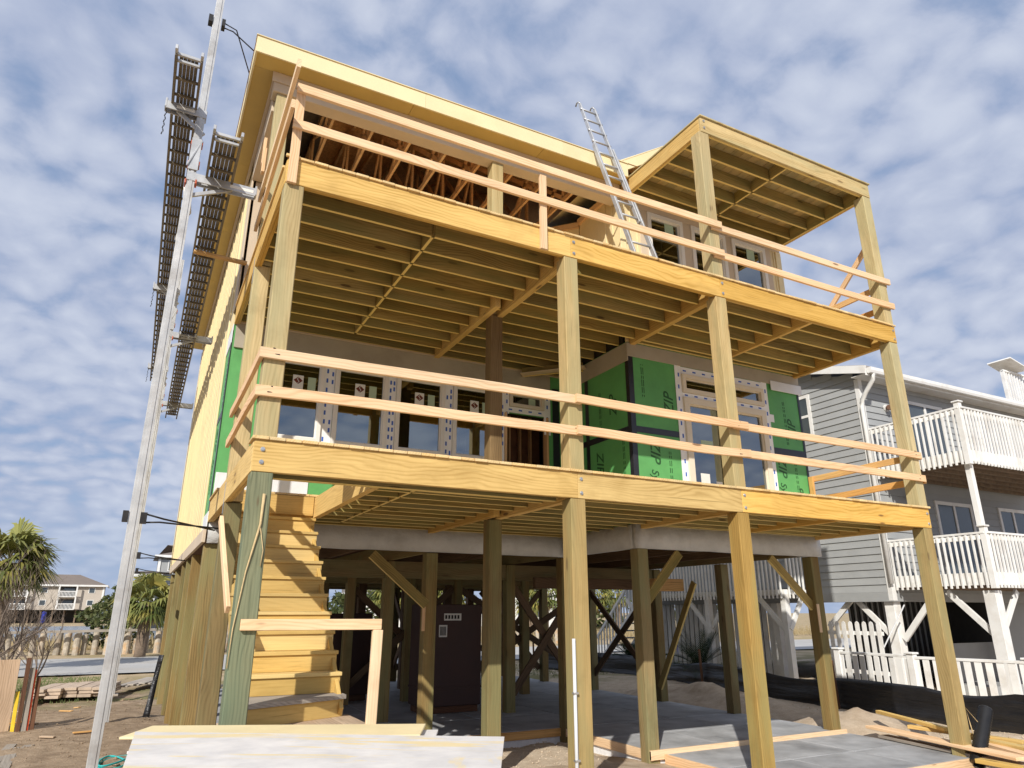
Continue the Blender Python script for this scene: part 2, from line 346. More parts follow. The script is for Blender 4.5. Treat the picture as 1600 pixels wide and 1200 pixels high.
class MB:
    """collects shapes into one mesh"""
    def __init__(s): s.v = []; s.f = []; s.t = []
    def poly(s, pts, tone=.5):
        n = len(s.v); s.v += [tuple(p) for p in pts]; s.f.append(tuple(range(n, n+len(pts)))); s.t.append(tone)
    def box(s, lo, hi):
        x0, y0, z0 = lo; x1, y1, z1 = hi; n = len(s.v)
        s.v += [(x0, y0, z0), (x1, y0, z0), (x1, y1, z0), (x0, y1, z0), (x0, y0, z1), (x1, y0, z1), (x1, y1, z1), (x0, y1, z1)]
        for q in ((0, 3, 2, 1), (4, 5, 6, 7), (0, 1, 5, 4), (1, 2, 6, 5), (2, 3, 7, 6), (3, 0, 4, 7)): s.f.append(tuple(n+i for i in q)); s.t.append(.5)
    def bar(s, p0, p1, w_, h_, upv=(0, 0, 1)):
        p0, p1 = Vector(p0), Vector(p1); x = (p1-p0).normalized(); u = Vector(upv)
        if abs(x.dot(u)) > .999: u = Vector((0, 1, 0))
        y = u.cross(x).normalized()*w_/2; z = x.cross(y).normalized()*h_/2; n = len(s.v)
        for p in (p0, p1):
            for a, b in ((-1, -1), (1, -1), (1, 1), (-1, 1)): s.v.append(tuple(p+y*a+z*b))
        for q in ((0, 3, 2, 1), (4, 5, 6, 7), (0, 1, 5, 4), (1, 2, 6, 5), (2, 3, 7, 6), (3, 0, 4, 7)): s.f.append(tuple(n+i for i in q)); s.t.append(.5)
    def tube(s, pts, r, seg=8, cap=True):
        pts = [Vector(p) for p in pts]; rs = r if isinstance(r, (list, tuple)) else [r]*len(pts); n = len(s.v)
        for i, p in enumerate(pts):
            d = (pts[min(i+1, len(pts)-1)]-pts[max(i-1, 0)]).normalized()
            a = d.cross(Vector((0, 0, 1)) if abs(d.z) < .9 else Vector((1, 0, 0))).normalized(); b = d.cross(a)
            for k in range(seg):
                q = 2*math.pi*k/seg; s.v.append(tuple(p+(a*math.cos(q)+b*math.sin(q))*rs[i]))
        for i in range(len(pts)-1):
            for k in range(seg):
                s.f.append((n+i*seg+k, n+i*seg+(k+1) % seg, n+(i+1)*seg+(k+1) % seg, n+(i+1)*seg+k)); s.t.append(.5)
        if cap:
            s.f.append(tuple(n+k for k in reversed(range(seg)))); s.t.append(.5)
            s.f.append(tuple(n+(len(pts)-1)*seg+k for k in range(seg))); s.t.append(.5)
    def mesh(s, smooth=False):
        me = bpy.data.meshes.new('shape'); me.from_pydata(s.v, [], s.f); me.update()
        bm = bmesh.new(); bm.from_mesh(me); bmesh.ops.recalc_face_normals(bm, faces=bm.faces); bm.to_mesh(me); bm.free()
        if smooth: me.polygons.foreach_set('use_smooth', [True]*len(me.polygons))
        at = me.attributes.new('tone', 'FLOAT', 'FACE'); at.data.foreach_set('value', s.t)
        return me
    def build(s, name, mat, parent=None, smooth=False): return obj(name, s.mesh(smooth), mat, parent)
def tubeobj(name, pts, r, mat, parent=None, seg=8): m = MB(); m.tube(pts, r, seg); return m.build(name, mat, parent, True)
def lettering(body, size, origin, xdir, ydir, mat, parent, shear=.0, name='lettering', sx=1.0):
    cu = bpy.data.curves.new('text', 'FONT'); cu.body = body; cu.size = size; cu.shear = shear; cu.extrude = .0006; cu.resolution_u = 3; cu.offset = .012*size
    to = bpy.data.objects.new('text', cu); C.objects.link(to)
    bpy.context.view_layer.update()
    me = bpy.data.meshes.new_from_object(to.evaluated_get(bpy.context.evaluated_depsgraph_get()))
    bpy.data.objects.remove(to)
    me.materials.clear(); me.materials.append(M[mat])
    x, y = Vector(xdir).normalized(), Vector(ydir).normalized(); z = x.cross(y); o = Vector(origin); x = x*sx
    return obj(name, me, None, parent, Matrix(((x.x, y.x, z.x, o.x), (x.y, y.y, z.y, o.y), (x.z, y.z, z.z, o.z), (0, 0, 0, 1))))

# ------------------------------------------------------------------ the ground
def axis(lo, hi, a, b, step, grow=1.35):
    v = []; x = a
    while x <= b: v.append(x); x += step
    d = step; x = a
    L = []
    while x > lo: d *= grow; x -= d; L.append(max(x, lo))
    d = step; x = v[-1]; H = []
    while x < hi: d *= grow; x += d; H.append(min(x, hi))
    return L[::-1]+v+H
def ground_z(x, y):
    z = -.03
    z += .20*max(0, min(1, (1.6-x)/2.2))*max(0, min(1, (13-y)/5))          # the left yard lies a little higher
    n = noise.noise(Vector((x*.9, y*.9, 0)))*.05+noise.noise(Vector((x*2.7, y*2.7, 4)))*.03+noise.noise(Vector((x*7, y*7, 9)))*.012
    amp = 1.0 if y < 16 else .4
    z += n*amp
    if x > 5.2 and y > -1.0 and x < 10.6: z -= .12
    if 1.0 < x <= 5.6 and y > 3.9 and y < 15: z -= .15
    if x > 10.6 and y < 14: z += .06*min(1, (x-10.6)/1.5)
    if y > 20 and y < 120: z -= .05
    return z
xs = axis(-500, 700, -5, 14, .17); ys = axis(-60, 900, -3, 19, .17)
g = MB(); g.v = [(x, y, ground_z(x, y)) for y in ys for x in xs]; nx = len(xs)
g.f = [(j*nx+i, j*nx+i+1, (j+1)*nx+i+1, (j+1)*nx+i) for j in range(len(ys)-1) for i in range(nx-1)]; g.t = [.5]*len(g.f)
tag(g.build('ground', 'dirt', None, True), kind='structure')
rd = MB(); rd.poly([(-200, 21.5, -.03), (200, 21.5, -.03), (200, 31, -.03), (-200, 31, -.03)])
tag(rd.build('road', 'asphalt'), kind='structure')
pd = MB(); pd.poly([(-90, 55, .03), (8, 52, .03), (10, 110, .03), (-90, 120, .03)])
tag(pd.build('water', 'pond'), kind='structure')

slab = MB(); slab.box((5.80, 2.08, -.25), (9.62, 4.38, .07)); slab.box((0.35, 4.40, -.25), (9.62, 13.6, .07)); slab.box((6.02, -.06, -.25), (9.72, 2.03, .022))
slab = slab.build('concrete_slab', 'joint_dust'); tag(slab, kind='structure')
random.seed(3)
def panels(x0, x1, y0, y1, nx_, ny_, z):
    for i in range(nx_):
        for j in range(ny_):
            a = x0+(x1-x0)*i/nx_; b = x0+(x1-x0)*(i+1)/nx_; c = y0+(y1-y0)*j/ny_; d = y0+(y1-y0)*(j+1)/ny_
            box('slab_panel', (a+.011, c+.011, z), (b-.011, d-.011, z+.006+random.uniform(0, .001)), 'concrete', slab, .003, axis=0)
panels(5.80, 9.62, 2.08, 4.38, 3, 2, .07); panels(.35, 9.62, 4.40, 13.6, 6, 6, .07); panels(6.02, 9.72, -.06, 2.03, 3, 2, .022)
for p0, p1 in (((5.78, 2.04, .02), (5.78, 4.40, .02)), ((6.0, -.10, -.03), (6.0, 2.03, -.03)), ((6.0, -.08, -.03), (9.76, -.08, -.03)), ((5.76, 2.055, .026), (9.7, 2.055, .026)), ((.3, 4.385, .01), (5.78, 4.385, .01))):
    bar('form_board', p0, p1, .04, .12, 'rail_wood' if p0[2] < .005 or p0[0] > 5 else 'brace_wood', slab)

# ------------------------------------------------------------------ the house under construction
H = root('house_under_construction', 'unfinished three-level timber house on tall square posts with open decks and balcony', 'house', (4.8, 6, 0))
WD, PW = 9.61, .19
Z1B, Z1T, Z1D = 3.054, 3.34, 3.37
Z2B, Z2T, Z2D = 6.000, 6.286, 6.316
ZRB, ZRT = 8.714, 8.973
YM, YB = 4.10, 2.05
XB0, XB1 = 5.75, 9.63
PX = [0.0, 3.295, 5.73, 9.42]
# posts
lowmat = ['green_post', 'lower_post', 'lower_post', 'lower_post']
for i, x in enumerate(PX):
    box('post', (x, 0, -.3), (x+PW, PW, Z1B-.002), lowmat[i], H, .008)
    box('post', (x, 0, Z1D-.01), (x+PW, PW, Z2B-.002), 'post_wood', H, .008)
    for zb, zt in ((Z1B, Z1D), (Z2B, Z2D)): box('post_core', (x+.045, .085, zb-.05), (x+PW-.003, PW-.003, zt+.05), 'post_wood', H, .0)
    if i >= 2: box('post', (x, 0, Z2D-.01), (x+PW, PW, ZRB-.002), 'post_wood', H, .008)
for x, mats in ((0.0, ('pile_wood', 'post_wood', 'post_wood')), (3.295, ('pile_wood', 'shaded_post', 'post_wood'))):
    y = 2.03
    box('post', (x, y, -.3), (x+PW, y+PW, Z1B-.002), mats[0], H, .008)
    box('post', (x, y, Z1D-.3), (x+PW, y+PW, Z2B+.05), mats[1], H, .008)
    box('post', (x, y, Z2D-.3), (x+PW, y+PW, 8.66), mats[2], H, .008)
# decks
def bolts(rim, pts):
    for p in pts:
        m = MB(); p = Vector(p); m.tube([p, p+Vector((0, -.006, 0))], .021, 10); m.tube([p+Vector((0, -.006, 0)), p+Vector((0, -.018, 0))], .013, 6)
        m.build('bolt', 'bolt_steel', rim, False)
def deck(zb, zt, zd, opening):
    cuts = [0, 3.39, 5.825, WD]
    for a, b in zip(cuts, cuts[1:]):
        r = box('rim_beam', (a+.001, -.004, zb), (b-.001, .038, zt), 'rim_wood', H, .004)
        pts = []
        if a == 0: pts += [(.075, -.004, zb+.2), (.075, -.004, zb+.085)]
        for e, s_ in ((a, .04),):
            if 0 < e < WD: pts += [(e+s_, -.004, zb+.215), (e+s_, -.004, zb+.06)]
        if b == WD: pts += [(WD-.06, -.004, zb+.21), (WD-.06, -.004, zb+.06)]
        bolts(r, pts)
        box('rim_beam', (a+.05 if a else .04, .0405, zb+.004), (b-.05 if b < WD else WD-.04, .078, zt), 'rim_wood', H, .003)
    r = box('rim_beam', (-.002, .0395, zb), (.038, YM, zt), 'rim_wood', H, .004)
    box('rim_beam', (.0395, PW, zb+.004), (.077, 2.02, zt), 'rim_wood', H, .003)
    box('rim_beam', (.0395, 2.24, zb+.004), (.077, YM, zt), 'rim_wood', H, .003)
    box('rim_beam', (WD-.038, .0395, zb), (WD+.002, YB, zt), 'rim_wood', H, .004)
    box('rim_beam', (WD-.077, PW, zb+.004), (WD-.0395, YB, zt), 'rim_wood', H, .003)
    # girders along the depth
    for x, y0, y1 in ((3.44, .19, 2.34), (3.25, 1.72, YM), (5.84, .19, YB), (7.70, .08, YB)):
        wd = .09 if x != 7.7 else .06
        bar('girder', (x, y0, (zb+zt)/2-.004), (x, y1, (zb+zt)/2-.004), wd, zt-zb-.012, 'rim_wood', H)
    jb = zt-.235
    y = .42
    while y < YM-.05:
        spans = [(.078, 1.73), (1.77, 3.385 if y < 2.0 else 3.2), (3.49 if y < 2.3 else 3.30, 5.79 if y < YB else XB0)]
        if y < YB-.05: spans += [(5.89, 7.665), (7.735, WD-.08)]
        for a, b in spans:
            if opening and a < 1.2 and .2 < y < 3.1:
                a = 1.27
                if b <= a: continue
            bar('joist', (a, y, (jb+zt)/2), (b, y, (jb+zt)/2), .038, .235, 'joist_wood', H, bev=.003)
        if y+.37 < YM:
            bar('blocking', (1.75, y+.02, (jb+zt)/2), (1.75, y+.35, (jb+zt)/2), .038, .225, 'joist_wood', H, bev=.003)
        y += .37
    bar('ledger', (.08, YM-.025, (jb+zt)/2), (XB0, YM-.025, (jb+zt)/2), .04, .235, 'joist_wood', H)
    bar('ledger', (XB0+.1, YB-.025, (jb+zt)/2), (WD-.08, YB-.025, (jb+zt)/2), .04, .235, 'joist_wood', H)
    # deck boards
    x = -.022; k = 0
    while x < WD:
        b = min(x+.139, WD+.022); end = YM-.02 if x < XB0-.1 else YB-.02
        f = -.028+random.uniform(-.006, .006)
        if opening and x < 1.15:
            box('deck_board', (x, f, zt+.001), (b, .25, zd), 'deck_wood', H, .003, axis=1); box('deck_board', (x, 3.06, zt+.001), (b, end, zd), 'deck_wood', H, .003, axis=1)
        else:
            # boards notch round the posts
            hit = [q for q in PX if x < q+PW and b > q]
            box('deck_board', (x, f if not hit else f, zt+.001), (b, -.001 if hit else end, zd), 'deck_wood', H, .003, axis=1)
            if hit: box('deck_board', (x, PW+.002, zt+.001), (b, end, zd), 'deck_wood', H, .003, axis=1)
        x += .144
random.seed(11)
deck(Z1B, Z1T, Z1D, True)
deck(Z2B, Z2T, Z2D, False)
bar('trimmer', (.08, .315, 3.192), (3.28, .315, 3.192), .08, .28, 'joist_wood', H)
bar('trimmer', (1.235, .36, 3.192), (1.235, 3.06, 3.192), .075, .276, 'rim_wood', H)
bar('header', (.08, 3.04, 3.205), (1.19, 3.04, 3.205), .04, .25, 'rim_wood', H)
# balcony roof
XR = 5.775
r = box('rim_beam', (XR, -.004, ZRB), (WD, .038, ZRT), 'post_wood', H, .004); bolts(r, [(XR+.06, -.004, ZRB+.2), (XR+.06, -.004, ZRB+.08)])
box('rim_beam', (XR+.04, .0405, ZRB+.003), (WD-.04, .078, ZRT), 'joist_wood', H)
box('rim_beam', (XR-.002, .0395, ZRB), (XR+.038, YB-.02, ZRT), 'rim_wood', H); box('rim_beam', (XR+.0395, PW, ZRB+.003), (XR+.077, YB-.02, ZRT), 'joist_wood', H)
box('rim_beam', (WD-.038, .0395, ZRB), (WD+.002, YB-.02, ZRT), 'rim_wood', H); box('rim_beam', (WD-.077, PW, ZRB+.003), (WD-.0395, YB-.02, ZRT), 'joist_wood', H)
for y in (.47, .87, 1.27, 1.67, 1.98):
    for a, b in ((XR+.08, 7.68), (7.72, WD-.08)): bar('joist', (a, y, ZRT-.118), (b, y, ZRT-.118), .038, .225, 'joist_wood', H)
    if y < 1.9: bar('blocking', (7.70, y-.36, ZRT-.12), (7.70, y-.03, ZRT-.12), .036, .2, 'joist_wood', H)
x = XR-.02
while x < WD:
    box('roof_board', (x, -.03, ZRT+.001), (min(x+.175, WD+.02), YB-.02, ZRT+.028), 'post_wood', H, .003, axis=1); x += .181
# temporary guard rails
def bowed(name, p0, p1, wd, h, mat, parent, upv, amp):
    """a long stick with a slight bow, twist and rough cut ends"""
    p0, p1 = Vector(p0), Vector(p1); d = p1-p0; L = d.length; x = d.normalized(); y = Vector(upv).cross(x).normalized(); z = x.cross(y); c = (p0+p1)/2
    m = MB(); n_ = 10; a1, a2, tw = random.uniform(-amp, amp), random.uniform(-amp, amp)*.6, random.uniform(-.035, .035)
    for i in range(n_+1):
        t_ = i/n_; sx_ = (t_-.5)*L+(random.uniform(-.006, .006) if i in (0, n_) else 0); bz = a1*math.sin(math.pi*t_)+a2*math.sin(2*math.pi*t_); an = tw*(t_-.5)
        for u_, v_ in ((-.5, -.46), (-.46, -.5), (.46, -.5), (.5, -.46), (.5, .46), (.46, .5), (-.46, .5), (-.5, .46)):
            yy_, zz_ = u_*wd, v_*h; m.v.append((sx_, yy_*math.cos(an)-zz_*math.sin(an), yy_*math.sin(an)+zz_*math.cos(an)+bz))
    for i in range(n_):
        for k in range(8): m.f.append((i*8+k, i*8+(k+1) % 8, (i+1)*8+(k+1) % 8, (i+1)*8+k)); m.t.append(.5)
    m.f.append(tuple(range(8))); m.f.append(tuple(n_*8+k for k in range(8))); m.t += [.5, .5]
    return obj(name, m.mesh(), mat, parent, Matrix(((x.x, y.x, z.x, c.x), (x.y, y.y, z.y, c.y), (x.z, y.z, z.z, c.z), (0, 0, 0, 1))))
def rail(p0, p1, mat='rail_wood', wd=.04, h=.098, upv=(0, 0, 1), name='guard_rail'):
    if (Vector(p1)-Vector(p0)).length > 1.5: return bowed(name, p0, p1, wd, h, mat, H, upv, .018)
    return bar(name, p0, p1, wd, h, mat, H, upv, .003)
for z0, z1, za, zb_ in ((4.150, 4.172, 4.178, 4.143), (3.784, 3.806, 3.812, 3.79)):
    rail((-.045, -.025, z0), (3.45, -.025, z1)); rail((3.36, -.066, z1+.004), (5.99, -.066, za-.012)); rail((5.78, -.025, za-.01), (9.62, -.025, zb_))
for z in (4.16, 3.79):
    rail((-.027, -.02, z), (-.027, 2.32, z-.01)); rail((WD+.025, -.02, z-.02), (WD+.025, 2.0, z-.05), 'brace_wood')
rail((WD-.02, 1.98, 3.72), (WD-.02, 1.98, 4.15), 'brace_wood', .04, .09, (0, 1, 0), 'rail_stud')
for z0, z1 in ((7.115, 7.10), (6.664, 6.66)):
    rail((.0, -.066, z0), (5.90, -.066, z0-.008)); rail((5.76, -.025, z1-.02), (9.66, -.025, z1-.03+.02))
rail((.055, -.028, 5.985), (.055, -.028, 7.17), 'rail_wood', .09, .04, (0, 1, 0), 'rail_stud')
rail((2.99, -.028, 5.99), (2.99, -.028, 7.02), 'rail_wood', .09, .04, (0, 1, 0), 'rail_stud')
rail((-.047, -.42, 7.12), (-.027, 2.3, 7.12)); rail((-.047, -.32, 6.70), (-.027, 2.3, 6.68))
for z in (7.06, 6.66): rail((WD+.025, .02, z), (WD+.025, 2.0, z-.02), 'brace_wood')
rail((WD+.03, .12, 8.0), (WD+.066, 1.75, 6.55), 'rail_wood', .04, .09, (0, 0, 1), 'brace')
for y, z, l in ((2.5, 8.0, .42), (2.35, 7.75, .38)): rail((-.03, y, z-l/2), (-.03, y, z+l/2), 'rail_wood', .04, .09, (0, 1, 0), 'rail_stud')

for y, z in ((2.12, Z1B-.12), (2.12, Z2B-.2)): box('strap_plate', (-.0055, y-.02, z), (-.0022, y+.02, z+.36), 'bolt_steel', H, 0.)
m = MB()
for z in (4.17, 3.80):
    for x in (.09, 3.38, 5.82, 9.5):
        for dz in (-.025, .03):
            yq = -.046 if x != 5.82 else -.087
            m.tube([(x+random.uniform(-.04, .04), yq-.001, z+dz), (x+random.uniform(-.03, .03), yq+.006, z+dz)], .005, 6)
tag(m.build('nail_heads', 'black_steel', H), kind='stuff')
# --- walls, level by level
def cut_wall(name, y0, y1, x0, x1, z0, z1, holes, mat, bev=.001):
    """a wall facing the front, built as panels round its openings"""
    xs_ = sorted({x0, x1, *[h[0] for h in holes], *[h[1] for h in holes]})
    for a, b in zip(xs_, xs_[1:]):
        hs = sorted([h for h in holes if h[0] <= a+1e-6 and h[1] >= b-1e-6], key=lambda h: h[2]); z = z0
        for h in hs:
            if h[2] > z+.005: box(name, (a, y0, z), (b, y1, h[2]), mat, H, 0., axis=0)
            z = h[3]
        if z1 > z+.005: box(name, (a, y0, z), (b, y1, z1), mat, H, 0., axis=0)
def window(x0, x1, z0, z1, y, fw_, mat='vinyl_white', split=None, depth=.07, name='window', cream=False):
    m = MB()
    bars = [((x0, y-.03, z0), (x0+fw_, y+depth, z1)), ((x1-fw_, y-.03, z0), (x1, y+depth, z1)), ((x0+fw_, y-.03, z1-fw_), (x1-fw_, y+depth, z1)), ((x0+fw_, y-.03, z0), (x1-fw_, y+depth, z0+fw_))]
    if split: bars.append(((x0+fw_, y-.028, split-.035), (x1-fw_, y+depth, split+.035)))
    for a, b in bars: m.box(a, b)
    # inner stop, set back
    i = fw_+.018
    for a, b in (((x0+fw_, y+.005, z0+fw_), (x0+i, y+depth, z1-fw_)), ((x1-i, y+.005, z0+fw_), (x1-fw_, y+depth, z1-fw_)), ((x0+i, y+.005, z1-i), (x1-i, y+depth, z1-fw_)), ((x0+i, y+.005, z0+fw_), (x1-i, y+depth, z0+i))): m.box(a, b)
    o = m.build(name, mat, H)
    p = MB(); p.box((x0+fw_*.8, y+.030, z0+fw_*.8), (x1-fw_*.8, y+.034, z1-fw_*.8)); p.build('pane', 'glass', o)
    return o
def sticker(win, x, z, w_, h_, y, mat): 
    m = MB(); m.box((x, y-.002, z), (x+w_, y, z+h_)); return m.build('sticker', mat, win)
def dashes(win, pts, y, horizontal=False):
    m = MB()
    for x, z in pts:
        a, b = (.034, .013) if horizontal else (.014, .034)
        m.box((x-a, y-.0025, z-b), (x+a, y, z+b))
    return tag(m.build('tape_print', 'tape_blue', win), kind='stuff')
# level 2, recessed wall with four windows and an open doorway
WX = [(.60, 1.40), (1.57, 2.43), (2.575, 3.425), (3.58, 4.42)]
WZ0, WZ1 = 4.31, 5.60
cut_wall('sheathing_panel', YM, YM+.04, .04, XB0, 2.80, 6.05, [(a, b, WZ0, WZ1) for a, b in WX]+[(4.66, 5.36, 5.34, 5.62), (4.60, 5.42, 3.38, 5.22)], 'zip_green')
cut_wall('interior_lining', YM+.041, YM+.16, .04, XB0, 3.38, 6.05, [(a, b, WZ0, WZ1) for a, b in WX]+[(4.66, 5.36, 5.34, 5.62), (4.60, 5.42, 3.38, 5.22)], 'interior_shade')
box('flashing_band', (.03, YM-.03, 5.63), (5.50, YM-.003, 6.02), 'grey_band', H, .004); box('drip_edge', (.03, YM-.05, 6.022), (XB0, YM-.003, 6.04), 'tan_trim', H, .003)
random.seed(5)
for k, (a, b) in enumerate(WX):
    o = window(a, b, WZ0, WZ1, YM-.02, .062)
    sticker(o, a+.33, 5.10, .16, .25, YM+.009, 'label_white'); sticker(o, a+.56, 5.10, .12, .24, YM+.009, 'label_green')
    d = MB(); cx, cz, q = a+.41, 5.265, .07
    d.poly([(cx-q, YM+.0055, cz), (cx, YM+.0055, cz-q*.85), (cx+q, YM+.0055, cz), (cx, YM+.0055, cz+q*.85)]); d.build('sticker_logo', 'label_red', o)
    d = MB(); d.tube([(cx+.012, YM+.0045, cz+.055), (cx-.016, YM+.0045, cz+.02), (cx+.014, YM+.0045, cz-.015), (cx-.012, YM+.0045, cz-.055)], .006, 5); d.build('sticker_logo', 'label_white', o)
    t0, t1 = b+.004, (WX[k+1][0]-.004 if k < 3 else 4.56)
    t_ = box('flashing_tape', (t0, YM-.012, WZ0-.03), (t1, YM-.004, WZ1+.02), 'tape_white', H, 0.)
    dashes(t_, [(x, z) for x in (t0+.045, t1-.035) for z in [4.38+.135*i+random.uniform(-.02, .02) for i in range(9)] if random.random() < .86], YM-.012)
    if k: box('sill_strip', (a-.08, YM-.06, WZ0-.07), (b+.06, YM-.004, WZ0-.035), 'brown_board' if k < 3 else 'tan_board', H)
o = window(4.66, 5.36, 5.34, 5.62, YM-.02, .055, 'vinyl_cream', name='transom_window')
sticker(o, 5.06, 5.40, .14, .14, YM+.009, 'label_green')
for lo, hi in (((4.58, YM-.012, 5.23), (5.44, YM-.004, 5.335)), ((5.365, YM-.014, 4.9), (5.50, YM-.005, 5.66)), ((4.56, YM-.014, 5.2), (4.655, YM-.005, 5.66))):
    t_ = box('flashing_tape', lo, hi, 'tape_white', H, 0.)
    if hi[0]-lo[0] > .5: dashes(t_, [(4.68+.2*i, 5.285) for i in range(4)], YM-.012, True)
    else: dashes(t_, [((lo[0]+hi[0])/2, z) for z in (5.02, 5.2, 5.42, 5.58)], YM-.0145)
for x in (4.585, 5.425): bar('door_stud', (x, YM+.03, 3.38), (x, YM+.03, 5.22), .04, .14, 'truss_wood', H, (0, 1, 0))
for k in range(7): bar('interior_stud', (4.2+.24*k, 5.0+.02*k, 3.36), (4.2+.24*k, 5.0+.02*k, 5.95), .04, .09, 'truss_wood', H, (0, 1, 0))
box('partition', (3.9, 5.2, 3.36), (5.9, 5.25, 6.0), 'interior_wood', H, 0.)
# level 2 bay
DX0, DX1 = 6.80, 8.72
DH = [(DX0+.03, DX1-.03, 3.40, 5.255), (DX0+.03, DX1-.03, 5.34, 5.66)]
for a, b in ((XB0, 6.96), (6.96, 8.17), (8.17, XB1)):
    for z0, z1 in ((2.80, 4.60), (4.606, 6.05)):
        hs = [(max(a, h[0]), min(b, h[1]), max(z0, h[2]), min(z1, h[3])) for h in DH]
        hs = [h for h in hs if h[1] > h[0]+.01 and h[3] > h[2]+.01]
        cut_wall('sheathing_panel', YB, YB+.04, a+.002, b-.002, z0, z1, hs, 'zip_green')
cut_wall('interior_lining', YB+.041, YB+.16, XB0+.05, XB1-.05, 3.38, 6.0, DH, 'interior_shade')
box('flashing_band', (XB0-.02, YB-.025, 5.80), (XB1+.03, YB-.003, 6.03), 'grey_band', H, .004)
box('wrap_flap', (8.9, YB-.045, 5.68), (XB1+.06, YB-.028, 5.86), 'white_wrap', H, .01)
dr = window(DX0+.03, DX1-.03, 3.40, 5.255, YB-.02, .11, 'vinyl_cream', name='french_door')
box('door_stile', (7.70, YB-.045, 3.5), (7.86, YB+.045, 5.15), 'vinyl_cream', dr, .004); 
for x, z, w_, h_, m_ in ((7.10, 3.74, .19, .27, 'label_white'), (7.42, 3.60, .13, .30, 'label_white'), (7.92, 4.04, .14, .32, 'label_white'), (7.16, 4.42, .26, .15, 'label_green')): sticker(dr, x, z, w_, h_, YB+.009, m_)
window(DX0+.03, DX1-.03, 5.34, 5.66, YB-.02, .07, 'vinyl_cream', name='transom_window')
for lo, hi, hz in (((DX0-.10, YB-.012, 3.42), (DX0+.028, YB-.004, 5.80), 0), ((DX1-.028, YB-.012, 3.42), (DX1+.10, YB-.004, 5.80), 0), ((DX0+.03, YB-.014, 5.665), (DX1-.03, YB-.006, 5.79), 1), ((DX0+.03, YB-.014, 5.26), (DX1-.03, YB-.006, 5.337), 1), ((DX1+.10, YB-.010, 5.08), (DX1+.2, YB-.005, 5.22), 0)):
    t_ = box('flashing_tape', lo, hi, 'tape_white', H, 0.)
    if hz: dashes(t_, [(x, (lo[2]+hi[2])/2) for x in [lo[0]+.08+.21*i for i in range(9)]], lo[1], True)
    elif hi[2]-lo[2] > .5: dashes(t_, [((lo[0]+hi[0])/2+random.uniform(-.02, .02), lo[2]+.12+.21*i) for i in range(11)], lo[1])
def tape(p0, p1, wd, nrm): 
    return bar('seam_tape', p0, p1, .006, wd, 'black_tape', H, Vector(nrm).cross(Vector(p1)-Vector(p0)).normalized(), .001)
yt = YB-.004
tape((XB0+.045, yt, 3.37), (XB0+.045, yt, 5.82), .1, (0, 1, 0)); tape((XB0-.004, YB+.03, 3.37), (XB0-.004, YB+.03, 5.82), .09, (1, 0, 0))
tape((XB0+.09, yt-.001, 4.60), (DX0-.10, yt-.001, 4.60), .10, (0, 1, 0)); tape((DX1+.10, yt-.001, 4.56), (XB1, yt-.001, 4.56), .12, (0, 1, 0))
tape((XB1-.02, yt-.002, 3.37), (XB1-.02, yt-.002, 5.7), .05, (0, 1, 0))
# bay's left flank
for y0, y1 in ((YB+.04, 3.26), (3.264, YM)):
    for z0, z1 in ((2.80, 4.598), (4.602, 6.05)): box('sheathing_panel', (XB0, y0, z0), (XB0+.04, y1-.002, z1), 'zip_green', H, 0., axis=1)
box('flashing_band', (XB0-.025, YB-.02, 5.72), (XB0-.003, YM, 6.03), 'grey_band', H, .004)
tape((XB0-.004, 3.262, 3.37), (XB0-.004, 3.262, 5.8), .1, (1, 0, 0)); tape((XB0-.005, YB+.08, 4.60), (XB0-.005, YM, 4.60), .1, (1, 0, 0))
tape((5.62, YM-.005, 3.37), (5.62, YM-.005, 5.8), .14, (0, 1, 0))
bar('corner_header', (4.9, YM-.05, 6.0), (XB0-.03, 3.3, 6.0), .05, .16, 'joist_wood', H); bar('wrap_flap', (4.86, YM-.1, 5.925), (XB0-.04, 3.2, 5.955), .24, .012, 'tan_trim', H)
# printed marks on the sheathing
def zip_mark(o, down, nrm, size, word='ZIP', extra='System'):
    o = Vector(o); nrm = Vector(nrm)
    xd = Vector((0, 0, -1)) if down else Vector((0, 0, 1)); yd = nrm.cross(xd)
    lettering(word, size, o, xd, yd, 'zip_print', H, .25, sx=.95)
    if extra: lettering(extra, size*.72, o+xd*size*1.75, xd, yd, 'zip_print', H, .2, sx=.95)
FN = (0, -1, 0); LN = (-1, 0, 0)
zip_mark((6.10, YB-.0015, 4.46), True, FN, .27); zip_mark((6.62, YB-.0015, 4.92), False, FN, .27, extra=None); zip_mark((9.44, YB-.0015, 4.80), False, FN, .27, extra=None)
zip_mark((8.90, YB-.0015, 4.48), True, FN, .27); zip_mark((9.50, YB-.0015, 3.62), False, FN, .22, extra=None)
zip_mark((XB0-.0015, 2.42, 4.90), False, LN, .27, extra=None); zip_mark((XB0-.0015, 3.02, 4.40), True, LN, .27); zip_mark((XB0-.0015, 3.85, 5.0), False, LN, .27, extra=None)
def fine_print(x, z0, z1, y, flank=False):
    m = MB(); z = z0; rr = random.Random(int(x*100+z0*10))
    while z < z1:
        l = rr.uniform(.03, .12)
        for k in (0, .035):
            if flank: m.box((y, x+k, z), (y+.002, x+k+.014, min(z+l, z1)))
            else: m.box((x+k, y, z), (x+k+.014, y+.002, min(z+l, z1)))
        z += l+rr.uniform(.015, .04)
    tag(m.build('printed_marks', 'zip_print', H), kind='stuff')
for x, a, b in ((6.00, 5.15, 5.7), (6.46, 3.5, 4.3), (9.30, 3.5, 4.4), (9.18, 4.7, 5.5)): fine_print(x, a, b, YB-.002)
for y, a, b in ((2.25, 3.5, 4.45), (2.85, 4.75, 5.4), (3.5, 3.5, 4.3)): fine_print(y, a, b, XB0-.002, True)
